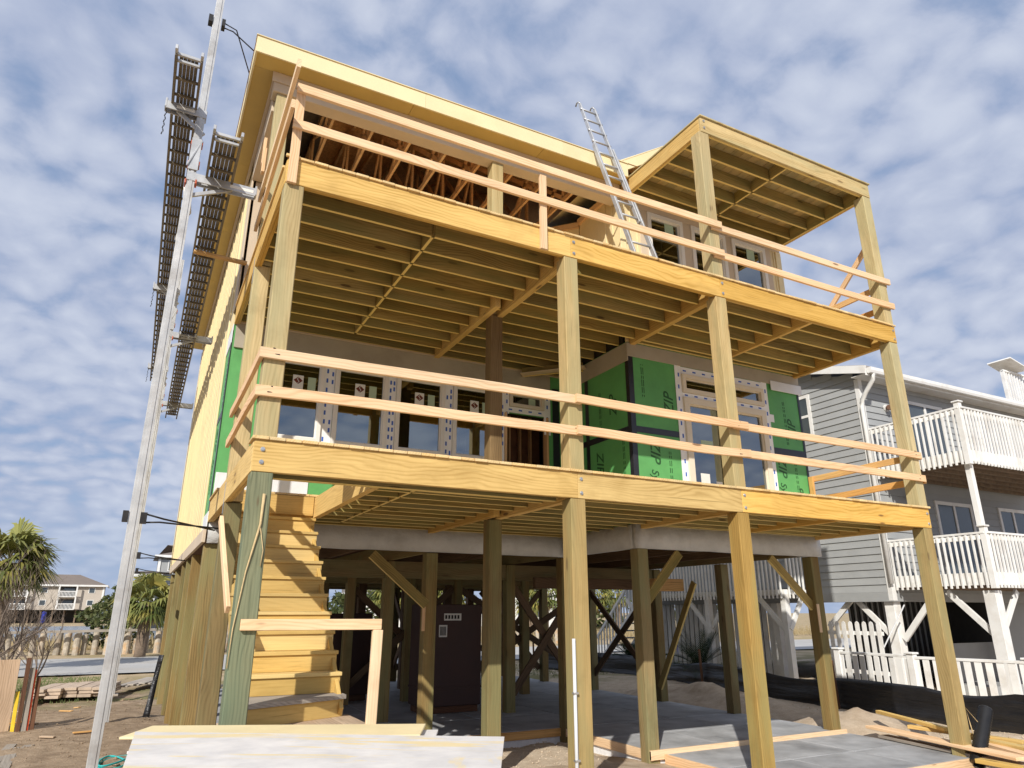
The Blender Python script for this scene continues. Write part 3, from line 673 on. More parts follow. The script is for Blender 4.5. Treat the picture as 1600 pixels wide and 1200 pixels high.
for a, b in ((XB0-.3, 6.9), (8.6, 9.45)): box('sill_board', (a, YB-.40, Z1D+.002), (b, YB-.26, Z1D+.045), 'tan_board', H)
box('sill_board', (6.0, YB-.22, Z1D+.002), (9.3, YB-.05, Z1D+.04), 'tan_board', H); box('sill_board', (4.4, YM-.35, Z1D+.002), (5.6, YM-.2, Z1D+.04), 'tan_board', H)
# level 3 bay with three tall windows
W3 = [(6.33, 7.13), (7.33, 8.17), (8.33, 9.20)]
holes3 = [(a, b, 6.45, 8.62) for a, b in W3]
cut_wall('siding_panel', YB, YB+.04, XB0, XB1, 6.05, 9.02, holes3, 'yellow_siding'); cut_wall('interior_lining', YB+.041, YB+.14, XB0+.05, XB1-.05, 6.32, 9.0, holes3, 'interior_shade')
for a, b in ((6.16, 6.328), (7.132, 7.328), (8.172, 8.328), (9.202, 9.36)): box('trim_board', (a, YB-.022, 6.33), (b, YB-.002, 8.64), 'tan_trim', H)
box('trim_board', (XB0, YB-.024, 8.642), (XB1, YB-.002, 9.0), 'tan_trim', H)
for a, b in ((XB0-.02, XB0+.10), (XB1-.12, XB1+.02)): box('corner_board', (a, YB-.022, 6.33), (b, YB-.001, 8.64), 'yellow_siding', H)
for x in (XB0+.2, XB0+.34, 9.45): box('batten', (x, YB-.014, 6.33), (x+.03, YB-.001, 8.64), 'yellow_siding', H)
for a, b in W3:
    o = window(a, b, 6.46, 8.62, YB-.015, .075, split=8.215)
    sticker(o, a+.42, 8.30, .2, .22, YB+.014, 'label_green'); sticker(o, a+.38, 7.38, .13, .34, YB+.014, 'label_green')
for y0, y1 in ((YB+.04, 2.68), (2.684, 3.30)): box('siding_panel', (XB0, y0, 6.3), (XB0+.03, y1, 8.98), 'yellow_siding', H, 0., axis=2)
for y in (2.25, 2.45): box('batten', (XB0-.014, y, 6.33), (XB0-.001, y+.04, 8.9), 'yellow_siding', H)
bar('siding_panel', (XB0, 3.31, 7.5), (5.02, YM, 7.5), .03, 2.6, 'yellow_siding', H); bar('top_plate', (XB0-.02, 3.29, 8.86), (5.0, YM-.02, 8.86), .05, .12, 'truss_wood', H); bar('top_plate', (XB0-.025, 2.2, 8.92), (XB0-.025, 3.3, 8.92), .05, .12, 'truss_wood', H)
# recessed porch wall of level 3, left wall, back and right walls, floors
box('siding_panel', (.04, YM, 6.3), (5.05, YM+.04, 8.7), 'tan_trim', H, 0., axis=0)
for y0, y1 in ((YM+.002, 4.86),): box('sheathing_panel', (0.0, y0, 3.06), (.04, y1, 6.0), 'zip_green', H, 0., axis=2)
tape((-.004, YM+.05, 3.06), (-.004, YM+.05, 5.9), .12, (1, 0, 0)); tape((-.005, YM+.1, 4.62), (-.005, 4.86, 4.62), .09, (1, 0, 0))
box('wrap_flap', (-.012, YM-.01, 5.70), (-.001, 4.80, 6.0), 'white_wrap', H, .003); box('wrap_flap', (-.014, YM-.02, 2.98), (-.001, 4.9, 3.2), 'white_wrap', H, .003); box('wrap_flap', (.02, YM-.012, 3.37), (1.3, YM-.002, 3.75), 'white_wrap', H, .003)
zip_mark((-.002, 4.62, 4.5), True, LN, .27); fine_print(4.3, 4.75, 5.55, -.002, True)
y = 4.87
while y < 13.6:
    e = min(y+1.215, 13.65)
    for z0, z1 in ((2.92, 5.30), (5.306, 7.70), (7.706, 8.95)): box('siding_panel', (-.018, y, z0), (.03, e-.004, z1), 'yellow_siding', H, .002, axis=2)
    for k in range(3): box('batten', (-.03, y+.02+.4*k, 2.92), (-.0185, y+.05+.4*k, 8.95), 'yellow_siding', H, .002)
    y += 1.219
box('corner_board', (-.03, 4.80, 2.92), (-.002, 4.88, 8.9), 'yellow_siding', H); box('corner_board', (-.02, YM-.03, 6.30), (.0, YM+.30, 8.62), 'tan_trim', H); box('siding_panel', (-.012, YM+.30, 6.02), (.03, 4.86, 8.95), 'yellow_siding', H, 0., axis=2)
box('band_board', (-.045, YM-.03, 2.78), (-.001, 13.65, 2.96), 'tan_trim', H)
box('wall', (0.04, 13.6, 2.8), (XB1, 13.65, 9.0), 'yellow_siding', H, 0.); box('wall', (XB1-.04, YB+.045, 2.8), (XB1, 13.6, 9.0), 'yellow_siding', H, 0.)
box('floor_deck', (.05, YM+.04, 3.10), (5.74, 13.59, 3.36), 'interior_wood', H, 0.); box('floor_deck', (5.80, YB+.045, 3.10), (XB1-.045, 13.59, 3.36), 'interior_wood', H, 0.)
box('floor_deck', (.05, YM+.165, 6.06), (5.74, 13.59, 6.3), 'interior_shade', H, 0.); box('floor_deck', (5.80, YB+.165, 6.06), (XB1-.045, 13.59, 6.3), 'interior_shade', H, 0.)
box('floor_deck', (5.80, YB+.165, 9.02), (XB1-.045, 13.59, 9.1), 'interior_shade', H, 0.)
box('partition', (.06, 9.0, 3.37), (XB1-.05, 9.05, 6.05), 'interior_shade', H, 0.); box('partition', (5.82, 6.5, 6.31), (XB1-.05, 6.55, 9.0), 'interior_shade', H, 0.)
for k in range(9): bar('interior_stud', (6.1+.41*k, 5.2, 6.31), (6.1+.41*k, 5.2, 9.0), .04, .09, 'truss_wood', H, (0, 1, 0))
# wrapped perimeter beams under the floor
for lo, hi in (((.02, YM-.03, 2.775), (XB0-.026, YM+.10, 3.13)), ((XB0-.024, YB-.03, 2.775), (XB1+.02, YB+.10, 3.13)), ((XB0-.024, YB+.101, 2.777), (XB0+.08, YM+.2, 3.128))):
    m = MB(); n_ = 34; ax = 0 if hi[0]-lo[0] > hi[1]-lo[1] else 1
    for i in range(n_+1):
        t_ = lo[ax]+(hi[ax]-lo[ax])*i/n_
        for (j, k) in ((0, 0), (0, .5), (0, 1), (1, 1), (1, 0)):
            q = [0, 0, 0]; q[ax] = t_; o_ = 1-ax; q[o_] = (lo[o_] if j == 0 else hi[o_]) + (noise.noise(Vector((t_*3.1, k*5, lo[1])))*.012 if j == 0 else 0); q[2] = lo[2]+(hi[2]-lo[2])*k+noise.noise(Vector((t_*2.3, k*9, 3)))*.008
            m.v.append(tuple(q))
    for i in range(n_):
        for k in range(5): m.f.append((i*5+k, i*5+(k+1) % 5, (i+1)*5+(k+1) % 5, (i+1)*5+k)); m.t.append(.5)
    m.f.append((0, 1, 2, 3, 4)); m.f.append(tuple(n_*5+k for k in range(5))); m.t += [.5, .5]
    m.build('wrapped_beam', 'grey_wrap', H, True)
# under-floor framing
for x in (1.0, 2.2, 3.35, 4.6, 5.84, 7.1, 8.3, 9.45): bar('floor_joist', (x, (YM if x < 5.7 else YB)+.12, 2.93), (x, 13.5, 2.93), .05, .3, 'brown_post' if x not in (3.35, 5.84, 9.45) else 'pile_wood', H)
for y in (6.4, 9.0, 11.4, 13.4): bar('floor_girder', (.1, y, 2.62), (9.5, y, 2.62), .12, .30, 'pile_wood', H)
for x in (.0, 3.26, 5.75, 9.42):
    for y in (YM+.12, 6.3, 8.9, 11.3, 13.3):
        if x == 0 and y < 4.3: y = 4.15
        box('post', (x, y, -.3), (x+PW, y+PW, 2.77), 'pile_wood', H, .008)
for x, y in ((XB0+.0, YB+.02), (9.42, YB+.02), (2.2, 8.9), (1.6, 6.3)): box('post', (x, y, -.3), (x+PW, y+PW, 2.772), 'pile_wood', H, .008)
for x, y in ((0, 7.6),): box('post', (x, y, -.3), (x+PW, y+PW, 2.77 if y > 4 else Z1B-.01), 'pile_wood', H, .008)
for k in range(8):
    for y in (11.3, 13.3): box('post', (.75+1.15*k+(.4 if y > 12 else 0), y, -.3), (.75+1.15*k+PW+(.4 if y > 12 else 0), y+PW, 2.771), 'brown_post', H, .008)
for x, y in ((7.4, 6.3), (7.5, 8.9), (1.3, 8.9), (4.6, 8.9)): box('post', (x, y, -.3), (x+PW, y+PW, 2.773), 'pile_wood', H, .008)
def brace(p0, p1, mat='pile_wood'): bar('knee_brace', p0, p1, .05, .14, mat, H, (0, 0, 1))
brace((2.36, 4.2, 2.72), (3.27, 4.2, 1.98), 'joist_wood'); brace((6.62, YB+.12, 2.74), (5.93, YB+.12, 2.02), 'joist_wood'); brace((8.55, YB+.12, 2.74), (9.44, YB+.12, 1.95), 'joist_wood')
box('cleat', (9.40, YB+.0, 1.55), (9.46, YB+.019, 2.0), 'rail_wood', H); box('cleat', (3.22, 4.19, 1.6), (3.26, 4.24, 2.0), 'rail_wood', H)
for (x0, y0, x1, y1) in ((9.47, 6.45, 9.47, 9.0), (5.85, 9.0, 9.4, 9.0), (5.85, 13.4, 9.4, 13.4), (5.8, 11.4, 5.8, 13.4)):
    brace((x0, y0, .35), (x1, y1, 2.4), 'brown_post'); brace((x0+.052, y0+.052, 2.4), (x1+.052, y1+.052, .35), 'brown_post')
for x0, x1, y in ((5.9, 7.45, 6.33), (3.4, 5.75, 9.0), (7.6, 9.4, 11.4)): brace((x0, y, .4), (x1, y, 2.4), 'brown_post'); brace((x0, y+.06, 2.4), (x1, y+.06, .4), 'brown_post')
brace((9.40, 5.0, 2.45), (9.40, 6.3, .35), 'joist_wood')
box('beam_stub', (8.55, 5.2, 2.28), (9.3, 5.5, 2.52), 'brace_wood', H); box('beam_stub', (5.9, 5.42, 2.30), (8.54, 5.52, 2.5), 'brown_post', H)
tubeobj('conduit', [(3.27, -.015, -.25), (3.272, -.015, 1.62)], .018, 'pvc', H)
for z in (.5, 1.1): box('conduit_strap', (3.245, -.035, z), (3.305, .003, z+.02), 'bolt_steel', H, .002)
# roof of the main body
box('porch_beam', (-.06, 2.0, 8.66), (XB0-.03, 2.22, 8.90), 'tan_trim', H, .006); box('frieze', (-.09, 1.975, 8.80), (XB0-.03, 1.998, 8.955), 'tan_trim', H)
box('porch_beam', (-.03, 2.23, 8.50), (.18, YM-.035, 8.95), 'tan_trim', H, .006); box('frieze', (-.075, 1.999, 8.86), (-.032, 13.6, 8.955), 'tan_trim', H)
x = -.345
while x < XB0-.1:
    box('soffit_panel', (x+.002, 1.706, 8.958), (min(x+2.2, XB0-.02), 1.999, 8.972), 'soffit_board', H, 0.); x += 2.204
y = 2.003
while y < 13.9: box('soffit_panel', (-.335, y, 8.958), (.02, min(y+2.4, 14), 8.972), 'soffit_board', H, 0.); y += 2.404
for a_, b_ in ((-.362, 2.02), (2.023, 4.40), (4.403, XB0-.05)): box('fascia', (a_, 1.68+random.uniform(-.002, .002), 8.93+random.uniform(-.003, .003)), (b_, 1.705, 9.185), 'yellow_fascia', H, .002)
for k in range(6): box('fascia', (-.362, 1.7055+2.05*k, 8.93), (-.337, 1.7035+2.05*(k+1), 9.185), 'yellow_fascia', H, .002)
box('drip_edge', (-.375, 1.665, 9.186), (XB0-.05, 1.80, 9.20), 'yellow_fascia', H, .002)
SL = .42; y0, y1, x0, x1, zr = 1.67, 14.0, -.37, 9.9, 9.20
ri = (y1-y0)/2; zz = zr+SL*ri
m = MB()
A, B_, C_, D = (x0, y0, zr), (x1, y0, zr), (x1, y1, zr), (x0, y1, zr); E, F_ = (x0+ri*.78, y0+ri, zz), (x1, y0+ri, zz)
for p in ((A, B_, F_, E), (D, E, F_, C_), (A, E, D)): m.poly(p)
m.build('roof_sheathing', 'osb', H)
m = MB(); up_ = lambda p: (p[0], p[1], p[2]+.04)
A2, B2, D2 = (x0+.16, y0+.16, zr+.03), (x1, y0+.16, zr+.03), (x0+.16, y1-.1, zr+.03)
for p in ((A2, B2, F_, E), (D2, E, F_, C_), (A2, E, D2)): m.poly([up_(q) for q in p])
m.build('roof', 'shingle', H)
x = .28
while x < 5.6:
    m = MB(); cap_z = zr+SL*(x-x0)/.78-.02
    top = lambda yy: min(zr+SL*(yy-y0)-.05, cap_z-.05)
    m.bar((x, 1.75, 9.02), (x, 8.0, 9.02), .04, .09)
    yy = [1.78, 2.9, 4.3, 5.8, 7.6]
    for a, b in zip(yy, yy[1:]): m.bar((x, a, top(a)), (x, b, top(b)), .04, .09)
    for a, b in ((2.9, 2.9), (2.9, 4.3), (4.3, 4.3), (4.3, 5.8), (5.8, 5.8), (5.8, 7.6), (3.6, 2.9), (5.0, 4.3)): m.bar((x, a, 9.05), (x, b, top(b)), .036, .075)
    m.build('roof_truss', 'truss_wood', H); x += .61
# gable over the bay
gy = 1.70; P0, P1, P2 = (5.42, gy, 9.02), (7.69, gy, 10.48), (9.96, gy, 9.02)
bar('rake_board', P0, P1, .03, .20, 'yellow_fascia', H); bar('rake_board', P1, P2, .03, .20, 'yellow_fascia', H)
m = MB(); m.poly([(5.55, YB-.003, 9.0), (9.8, YB-.003, 9.0), (7.69, YB-.003, 10.4)]); m.poly([(5.36, 1.68, 9.07), (7.69, 1.68, 10.60), (7.69, 8, 10.60), (5.36, 8, 9.07)]); m.poly([(10.02, 1.68, 9.07), (7.69, 1.68, 10.60), (7.69, 8, 10.60), (10.02, 8, 9.07)])
m.build('gable_roof', 'yellow_fascia', H)
box('rake_soffit', (5.40, 1.72, 8.96), (5.74, 2.02, 8.975), 'soffit_board', H, 0.)

# ------------------------------------------------------------------ staircase
ST = root('staircase', 'wooden stair with closed risers climbing under the lower deck to a landing', 'stairs', (.7, 1.9, .93))
RZ, RUN, X0, X1 = .1908, .203, .17, 1.20
ztop = 3.221
for k in range(12):
    z = ztop-RZ*k; yn = 3.05-RUN*k       # nosing of tread k counted from the top
    if k < 11:
        box('tread', (X0, yn, z-.036), (X1, yn+RUN+.035, z), 'stair_wood', ST, .004); box('riser', (X0+.01, yn+.022, z-RZ+.002), (X1-.012, yn+.044, z-.0375), 'stair_wood', ST, .002)
    else:                                 # the lowest step turns towards the yard
        m = MB(); zt_ = z
        ys_ = (yn+.02, yn-.42)            # right end, left end
        for zz0, zz1, in_ in ((zt_-.036, zt_, 0.), ):
            pts = [(X1+.005, ys_[0], 0), (X1+.005, yn+RUN+.03, 0), (X0, yn+RUN+.03, 0), (X0, ys_[1], 0)]
            n_ = len(m.v); m.v += [(p[0], p[1], zz0) for p in pts]+[(p[0], p[1], zz1) for p in pts]
            m.f += [(n_, n_+1, n_+2, n_+3), (n_+7, n_+6, n_+5, n_+4)]+[(n_+i, n_+4+i, n_+4+(i+1) % 4, n_+(i+1) % 4) for i in range(4)]; m.t += [.5]*6
        m.build('tread', 'weathered_wood', ST)
        bar('riser', (X1-.02, ys_[0]+.04, z-.115), (X0+.02, ys_[1]+.04, z-.115), .03, .155, 'stair_wood', ST)
        box('corner_block', (X1-.05, ys_[0]+.05, z-.19), (X1-.004, ys_[0]+.14, z-.0375), 'brace_wood', ST)
zl = ztop-RZ*12
for x in (X0+.03, X1-.045):
    bar('stringer', (x, 3.02, 2.93), (x, .86, .93), .04, .22, 'stair_wood', ST)
for k in range(6): box('landing_board', (X0-.1+.2*k, -.25, zl-.03), (X0-.1+.2*k+.196, .95, zl), 'tan_board', ST, .003, axis=1)
for y in (-.22, .4, .9): bar('landing_joist', (X0-.1, y, zl-.13), (X0+1.1, y, zl-.13), .04, .19, 'stair_wood', ST)
for x, y in ((X0-.02, -.18), (X0+1.02, -.18), (X0+1.02, .85), (X0-.02, .85)): box('landing_leg', (x, y, -.1), (x+.09, y+.09, zl-.032), 'stair_wood', ST)
for k in range(4): box('tread', (X0-.1-.25*(k+1), .0, zl-.19*(k+1)-.036), (X0-.08-.25*k, .9, zl-.19*(k+1)), 'stair_wood', ST, axis=1)
for y in (.02, .85): bar('stringer', (X0-.1, y, zl-.16), (X0-1.1, y, .08), .04, .24, 'stair_wood', ST)
bar('guard_rail', (.055, -.022, 1.78), (1.245, -.022, 1.775), .04, .09, 'rail_wood', ST); bar('guard_post', (1.19, -.025, zl-.3), (1.215, -.025, 1.728), .09, .04, 'rail_wood', ST, (0, 1, 0))
bar('loose_stud', (-.02, 1.98, 2.86), (.05, .95, 1.9), .04, .09, 'rail_wood', ST)

# ------------------------------------------------------------------ ladder on the upper deck
LD = root('extension_ladder', 'aluminium extension ladder leaning on the yellow roof edge from the upper deck', 'ladder', (5.2, .62, 6.32))
lb0, lb1 = Vector((4.96, .62, 6.33)), Vector((4.97, 2.08, 10.42)); rb0, rb1 = lb0+Vector((.40, 0, 0)), lb1+Vector((.37, 0, -.0))
off = Vector((0, -.05, .02))
for a, b in ((lb0, lb1), (rb0, rb1)):
    bar('ladder_rail', a+off, a+(b-a)*.72+off, .03, .075, 'aluminium', LD, (0, 1, 0)); q = Vector((.034 if a is lb0 else -.034, .012, -.005))
    bar('ladder_rail', a+(b-a)*.30+off+q, b+off+q, .026, .065, 'aluminium', LD, (0, 1, 0))
    bar('ladder_foot', a+off+Vector((0, .0, -.01)), a+off+Vector((0, .0, .1)), .05, .09, 'black_plastic', LD)
    m = MB(); m.tube([b+off+q, b+off+q+Vector((0, .03, .07)), b+off+q+Vector((0, .09, .09)), b+off+q+Vector((0, .13, .04))], .016, 6); m.build('ladder_hook', 'aluminium', LD, True)
for k in range(14):
    t_ = .03+k*.0715; p = lb0+(lb1-lb0)*t_+off; q = rb0+(rb1-rb0)*t_+off
    tubeobj('rung', [p+Vector((.0, 0, 0)), q], .017, 'aluminium', LD)

# ------------------------------------------------------------------ pump-jack scaffold on the left side
def ppoint(u, v, y): return pix(u, v, Y=y)
PXX = -.868
ys_p = [2.0, 7.75, 12.95]
desc = ['front white aluminium scaffold pole reaching above the roof corner', 'middle aluminium scaffold pole beside the yellow wall, behind the front pole', 'rear aluminium scaffold pole near the far end of the yellow wall']
ZI, ZO = 7.02, 7.95
for k, y in enumerate(ys_p):
    zt_ = 10.6 if k == 0 else 8.6
    P = root('scaffold_pole', desc[k], 'scaffold pole', (PXX, y, .1), 'scaffold poles along the left wall')
    m = MB(); m.box((PXX-.045, y-.045, .05), (PXX+.045, y+.045, zt_)); m.box((PXX-.053, y-.018, .05), (PXX-.0455, y+.018, zt_)); m.box((PXX-.018, y-.053, .05), (PXX+.018, y-.0455, zt_))
    m.build('pole', 'white_aluminium', P)
    box('base_plate', (PXX-.12, y-.12, .08), (PXX+.12, y+.12, .12), 'weathered_wood', P)
    # inner walking bracket and outer bench bracket
    for z, xa, xb in ((ZI, PXX-.05, -.11), (ZO, -1.28, PXX+.06)):
        for s_ in (-.05, .05): bar('bracket_arm', (xa, y+s_, z-.03), (xb, y+s_, z-.03), .014, .115, 'aluminium', P)
        bar('bracket_brace', (xa if z == ZI else xb, y, z-.30), ((xa+xb)/2+(.12 if z == ZI else -.1), y, z-.05), .03, .05, 'aluminium', P)
        e = xb if z == ZI else xa
        box('bracket_end', (e-.012, y-.06, z-.07), (e+.012, y+.06, z+.06), 'aluminium', P)
        if k == 0: box('bracket_label', (-.42 if z == ZI else -1.16, y-.0585, z-.052), (-.14 if z == ZI else -.95, y-.0565, z-.012), 'label_white', P, 0.); 
    for z, mt in ((ZI+.12, 'orange_strap'), (ZI+.42, 'orange_strap'), (ZI-.14, 'orange_strap')):
        box('jack_clamp', (PXX-.068, y-.06, z), (PXX-.046, y+.06, z+.06), mt, P); box('jack_clamp', (PXX+.047, y-.06, z+.02), (PXX+.07, y+.05, z+.08), mt, P)
    bar('jack_handle', (PXX+.06, y-.06, ZI+.5), (PXX-.07, y-.08, ZI+.1), .012, .02, 'aluminium', P)
    box('jack_body', (PXX-.058, y-.068, ZI+.06), (PXX+.058, y-.0545, ZI+.52), 'aluminium', P)
    if k == 0:
        m = MB(); zc_ = 9.45
        m.box((PXX-.11, y-.05, zc_-.05), (PXX-.055, y+.06, zc_+.06)); m.box((PXX+.055, y-.05, zc_-.06), (PXX+.10, y+.06, zc_+.05)); tag(m.build('pole_clamp', 'black_steel', P), kind='stuff')
        tubeobj('stay_rod', [(PXX+.08, y, zc_+.03), (-.62, y, zc_-.02), (-.33, y+.6, 9.22)], .009, 'black_steel', P, 6); tubeobj('stay_rod', [(PXX+.08, y, zc_-.05), (-.66, y, zc_-.06), (-.33, y+.05, 9.21)], .009, 'black_steel', P, 6)
    zc_ = 2.83+.0*k
    m = MB(); m.box((PXX-.11, y-.05, zc_-.05), (PXX-.056, y+.06, zc_+.06)); m.box((PXX+.056, y-.05, zc_-.06), (PXX+.12, y+.06, zc_+.05)); tag(m.build('pole_clamp', 'black_steel', P), kind='stuff')
    tubeobj('stay_rod', [(PXX+.1, y, zc_+.04), (-.58, y+.05, zc_-.0), (-.01, y+.75, zc_-.02)], .010, 'black_steel', P, 6); tubeobj('stay_rod', [(PXX+.1, y, zc_-.05), (-.62, y, zc_-.04), (-.02, y+.15, zc_-.06)], .010, 'black_steel', P, 6)
    # safety chain hanging from the outer bracket
    m = MB()
    for i in range(9): m.tube([(-1.27, y, ZO-.05-.045*i), (-1.27+(.008 if i % 2 else -.008), y+.004, ZO-.085-.045*i)], .007, 5)
    m.build('chain', 'black_steel', P)
def plank(name, label, x0, x1, y0, y1, z):
    P = root(name, label, 'scaffold plank', ((x0+x1)/2, y0, z), 'aluminium planks of the side scaffold')
    for x in (x0, x1): bar('side_rail', (x, y0, z+.035), (x, y1, z+.035), .028, .10, 'plank_metal', P)
    y = y0+.14; n_ = 0
    while y < y1:
        bar('cross_rung', (x0+.014, y, z+.035), (x1-.014, y, z+.035), .03, .035, 'aluminium' if n_ == 0 else 'plank_metal', P); y += .31; n_ += 1
    nb = 5
    for i in range(nb):
        a = x0+.034+(x1-x0-.068)*i/nb; b = a+(x1-x0-.068)/nb-.0035
        m = MB(); y = y0+.1
        m.box((a, y0+.1, z+.070), (b, y1-.05, z+.084)); m.build('deck_slat', 'plank_metal', P)
    for x in (x0, x1): bar('rail_end', (x, y0-.09, z+.035), (x, y0+.0, z+.035), .03, .06, 'aluminium', P)
    bar('end_rung', (x0, y0+.03, z+.035), (x1, y0+.03, z+.035), .03, .04, 'aluminium', P)
plank('scaffold_plank', 'front aluminium walking plank close to the yellow wall', -.70, -.405, 1.02, 7.9, ZI+.01)
plank('scaffold_plank', 'rear aluminium walking plank close to the yellow wall', -.69, -.42, 7.55, 14.2, ZI-.09)
plank('scaffold_plank', 'front aluminium bench plank on the outer side of the scaffold poles', -1.215, -.945, 1.05, 8.1, ZO+.01)
plank('scaffold_plank', 'rear aluminium bench plank on the outer side of the scaffold poles', -1.20, -.955, 7.8, 14.0, ZO-.09)
b = bar('loose_board', (-.70, 3.95, 6.98), (.05, 4.0, 6.985), .09, .04, 'brace_wood'); tag(b, 'short brown board bridging from the walking plank to the wall corner', 'board')
m = MB(); m.v = []; n_ = 0
for i in range(12):
    t_ = i/11; p = pix(293-30*max(0, t_-.45), 292+82*t_, Y=2.12); wv = .03*math.sin(t_*7)
    hw = .045 if t_ < .5 else .025; m.v += [(p.x-hw, p.y+wv, p.z), (p.x+hw, p.y+wv*.5+.03, p.z-.01)]
m.f = [(2*i, 2*i+1, 2*i+3, 2*i+2) for i in range(11)]; m.t = [.5]*11
o = m.build('webbing_strap', 'label_white', None, True); tag(o, 'pale webbing strap hanging beside the scaffold pole', 'strap')
md = o.modifiers.new('thick', 'SOLIDIFY'); md.thickness = .004

# ------------------------------------------------------------------ loose things round the site
def lying(name, label, p0, p1, wd, h, mat, cat='board', group=None):
    return tag(bar(name, p0, p1, wd, h, mat), label, cat, group)
# sheets on trestles in the foreground
def sheet(label, corner, du, dv, L, Wd, z, mat='stained_sheet'):
    c = Vector(corner); u = Vector(du).normalized(); v = Vector(dv).normalized()
    ctr = c+u*L/2+v*Wd/2; ctr.z = z
    mw = Matrix(((u.x, v.x, 0, ctr.x), (u.y, v.y, 0, ctr.y), (0, 0, 1, ctr.z), (0, 0, 0, 1)))
    return tag(obj('siding_sheet', boxmesh(L, Wd, .016, mat, .002), None, None, mw), label, 'sheet', 'sheets stacked on trestles')
a, b = pix(211, 1145, Z=1.085), pix(788, 1153, Z=1.085); du = (b-a).normalized(); dv = Vector((du.y, -du.x, 0))
lv = (pix(192, 1200, Z=1.085)-a).normalized(); rv = (pix(783, 1200, Z=1.085)-b).normalized()
m = MB(); ring = [a, b, b+rv*1.3, a+lv*1.5]; ctr = sum(ring, Vector())/4
loc_ = [(du.dot(p-ctr), dv.dot(p-ctr)) for p in ring]
m.v = [(x_, y_, -.008) for x_, y_ in loc_]+[(x_, y_, .008) for x_, y_ in loc_]; m.f = [(0, 1, 2, 3), (7, 6, 5, 4)]+[(i, (i+1) % 4, 4+(i+1) % 4, 4+i) for i in range(4)]; m.t = [.5]*6
tag(obj('siding_sheet', m.mesh(), 'stained_sheet', None, Matrix(((du.x, dv.x, 0, ctr.x), (du.y, dv.y, 0, ctr.y), (0, 0, 1, ctr.z), (0, 0, 0, 1)))), 'whitish stained sheet lying on top of the stack before the stairs', 'sheet', 'sheets stacked on trestles')
a2, b2 = pix(238, 1136, Z=1.06), pix(665, 1133, Z=1.06)
for k, lab in enumerate(('yellow-edged sheet directly under the top sheet of the stack', 'lower sheet third from the top of the stack', 'lowest sheet of the stack resting on the trestles')):
    sheet(lab, a2+Vector((.03*k, -.02*k, 0)), (b2-a2), Vector(((b2-a2).y, -(b2-a2).x, 0)), (b2-a2).length-.05*k, .5, 1.062-.018*k, 'yellow_siding' if k == 0 else 'stained_sheet', ) if k == 0 else sheet(lab, a2+(b2-a2)*.12*k+Vector((0, -.02*k, 0)), (b2-a2), Vector(((b2-a2).y, -(b2-a2).x, 0)), (b2-a2).length*.8, .9, 1.062-.018*k)
def trestle(p, label):
    T = root('trestle', label, 'trestle', (p.x, p.y, .1), 'trestles under the sheet stack')
    d = dv*.55
    bar('top_bar', p-d+Vector((0, 0, .97)), p+d+Vector((0, 0, .97)), .06, .09, 'rail_wood', T)
    for s_ in (-1, 1):
        for q in (-1, 1): bar('leg', p+dv*.45*s_+Vector((0, 0, .93)), p+dv*.52*s_+du*.3*q+Vector((0, 0, .08)), .04, .08, 'rail_wood', T)
for f_, lab in ((.25, 'wooden trestle under the stair-side half of the sheet stack'), (.75, 'wooden trestle under the middle-post half of the sheet stack')):
    q = a+(b-a)*f_+dv*.55; trestle(Vector((q.x, q.y, 0)), lab)
# lumber heap on the right
LG = 'lumber heap beside the silt fence'
A = lambda u, v, z: pix(u, v, Z=z)
heap = [((1372, 1112), (1480, 1140), .32, .09, .05, 'stair_wood', 'yellow board lying highest on the lumber heap'), ((1362, 1135), (1600, 1186), .16, .24, .04, 'rail_wood', 'wide pale board near the top of the lumber heap'),
        ((1420, 1135), (1600, 1160), .24, .10, .05, 'rim_wood', 'short orange board under the highest one'), ((1380, 1150), (1600, 1196), .06, .20, .04, 'weathered_wood', 'grey board at the slab side of the lumber heap'),
        ((1500, 1148), (1640, 1178), .20, .14, .05, 'stair_wood', 'yellow board crossing the heap behind the corner post'), ((1530, 1160), (1660, 1195), .16, .14, .05, 'rail_wood', 'pale board behind the black pipe'),
        ((1528, 1188), (1660, 1212), .08, .14, .05, 'stair_wood', 'thick yellow board at the bottom of the heap'), ((1460, 1165), (1520, 1176), .04, .09, .04, 'brown_board', 'brown offcut sticking out of the heap')]
for p, q, z, wd, h, mt, lab in heap: lying('lumber', lab, A(*p, z), A(*q, z*.9), wd, h, mt, 'lumber', LG)
pp = pix(1527, 1194, Z=-.02)
m = MB(); pts = []; rs = []
top = pix(1540, 1108, Y=pp.y+.12); n_ = 44
for i in range(n_+1):
    t_ = i/n_; pts.append(pp+(top-pp)*t_); rs.append(.082+(.012 if i % 2 else 0.))
m.tube(pts, rs, 14, False); o = m.build('drain_pipe', 'black_plastic', None, True); tag(o, 'black corrugated drain pipe standing beside the right corner post', 'pipe'); o.modifiers.new('thick', 'SOLIDIFY').thickness = .006
tag(tubeobj('rope', [top+Vector((-.05, 0, -.08)), top+Vector((-.25, -.05, -.2)), (9.64, .02, .62), (9.62, -.02, .40), (9.66, -.02, .22), top+Vector((-.12, 0, -.55))], .006, 'rope'), 'thin cord tied from the corner post to the black pipe', 'cord')
# tied strip of bark hanging on the green corner post
m = MB(); m.tube([(.13, -.01, 2.86), (.125, -.012, 2.6), (.05, -.012, 2.2), (.0, -.012, 1.75), (-.01, -.012, 1.45)], [.014, .011, .006, .005, .004], 6); m.tube([(.125, -.012, 2.6), (.08, -.014, 2.35)], .004, 5); m.tube([(.127, -.012, 2.58), (.17, -.014, 2.38), (.16, -.014, 2.25)], .004, 5)
tag(m.build('wood_splinter', 'rope', None, True), 'long pale wood splinter hanging on the green corner post', 'splinter')
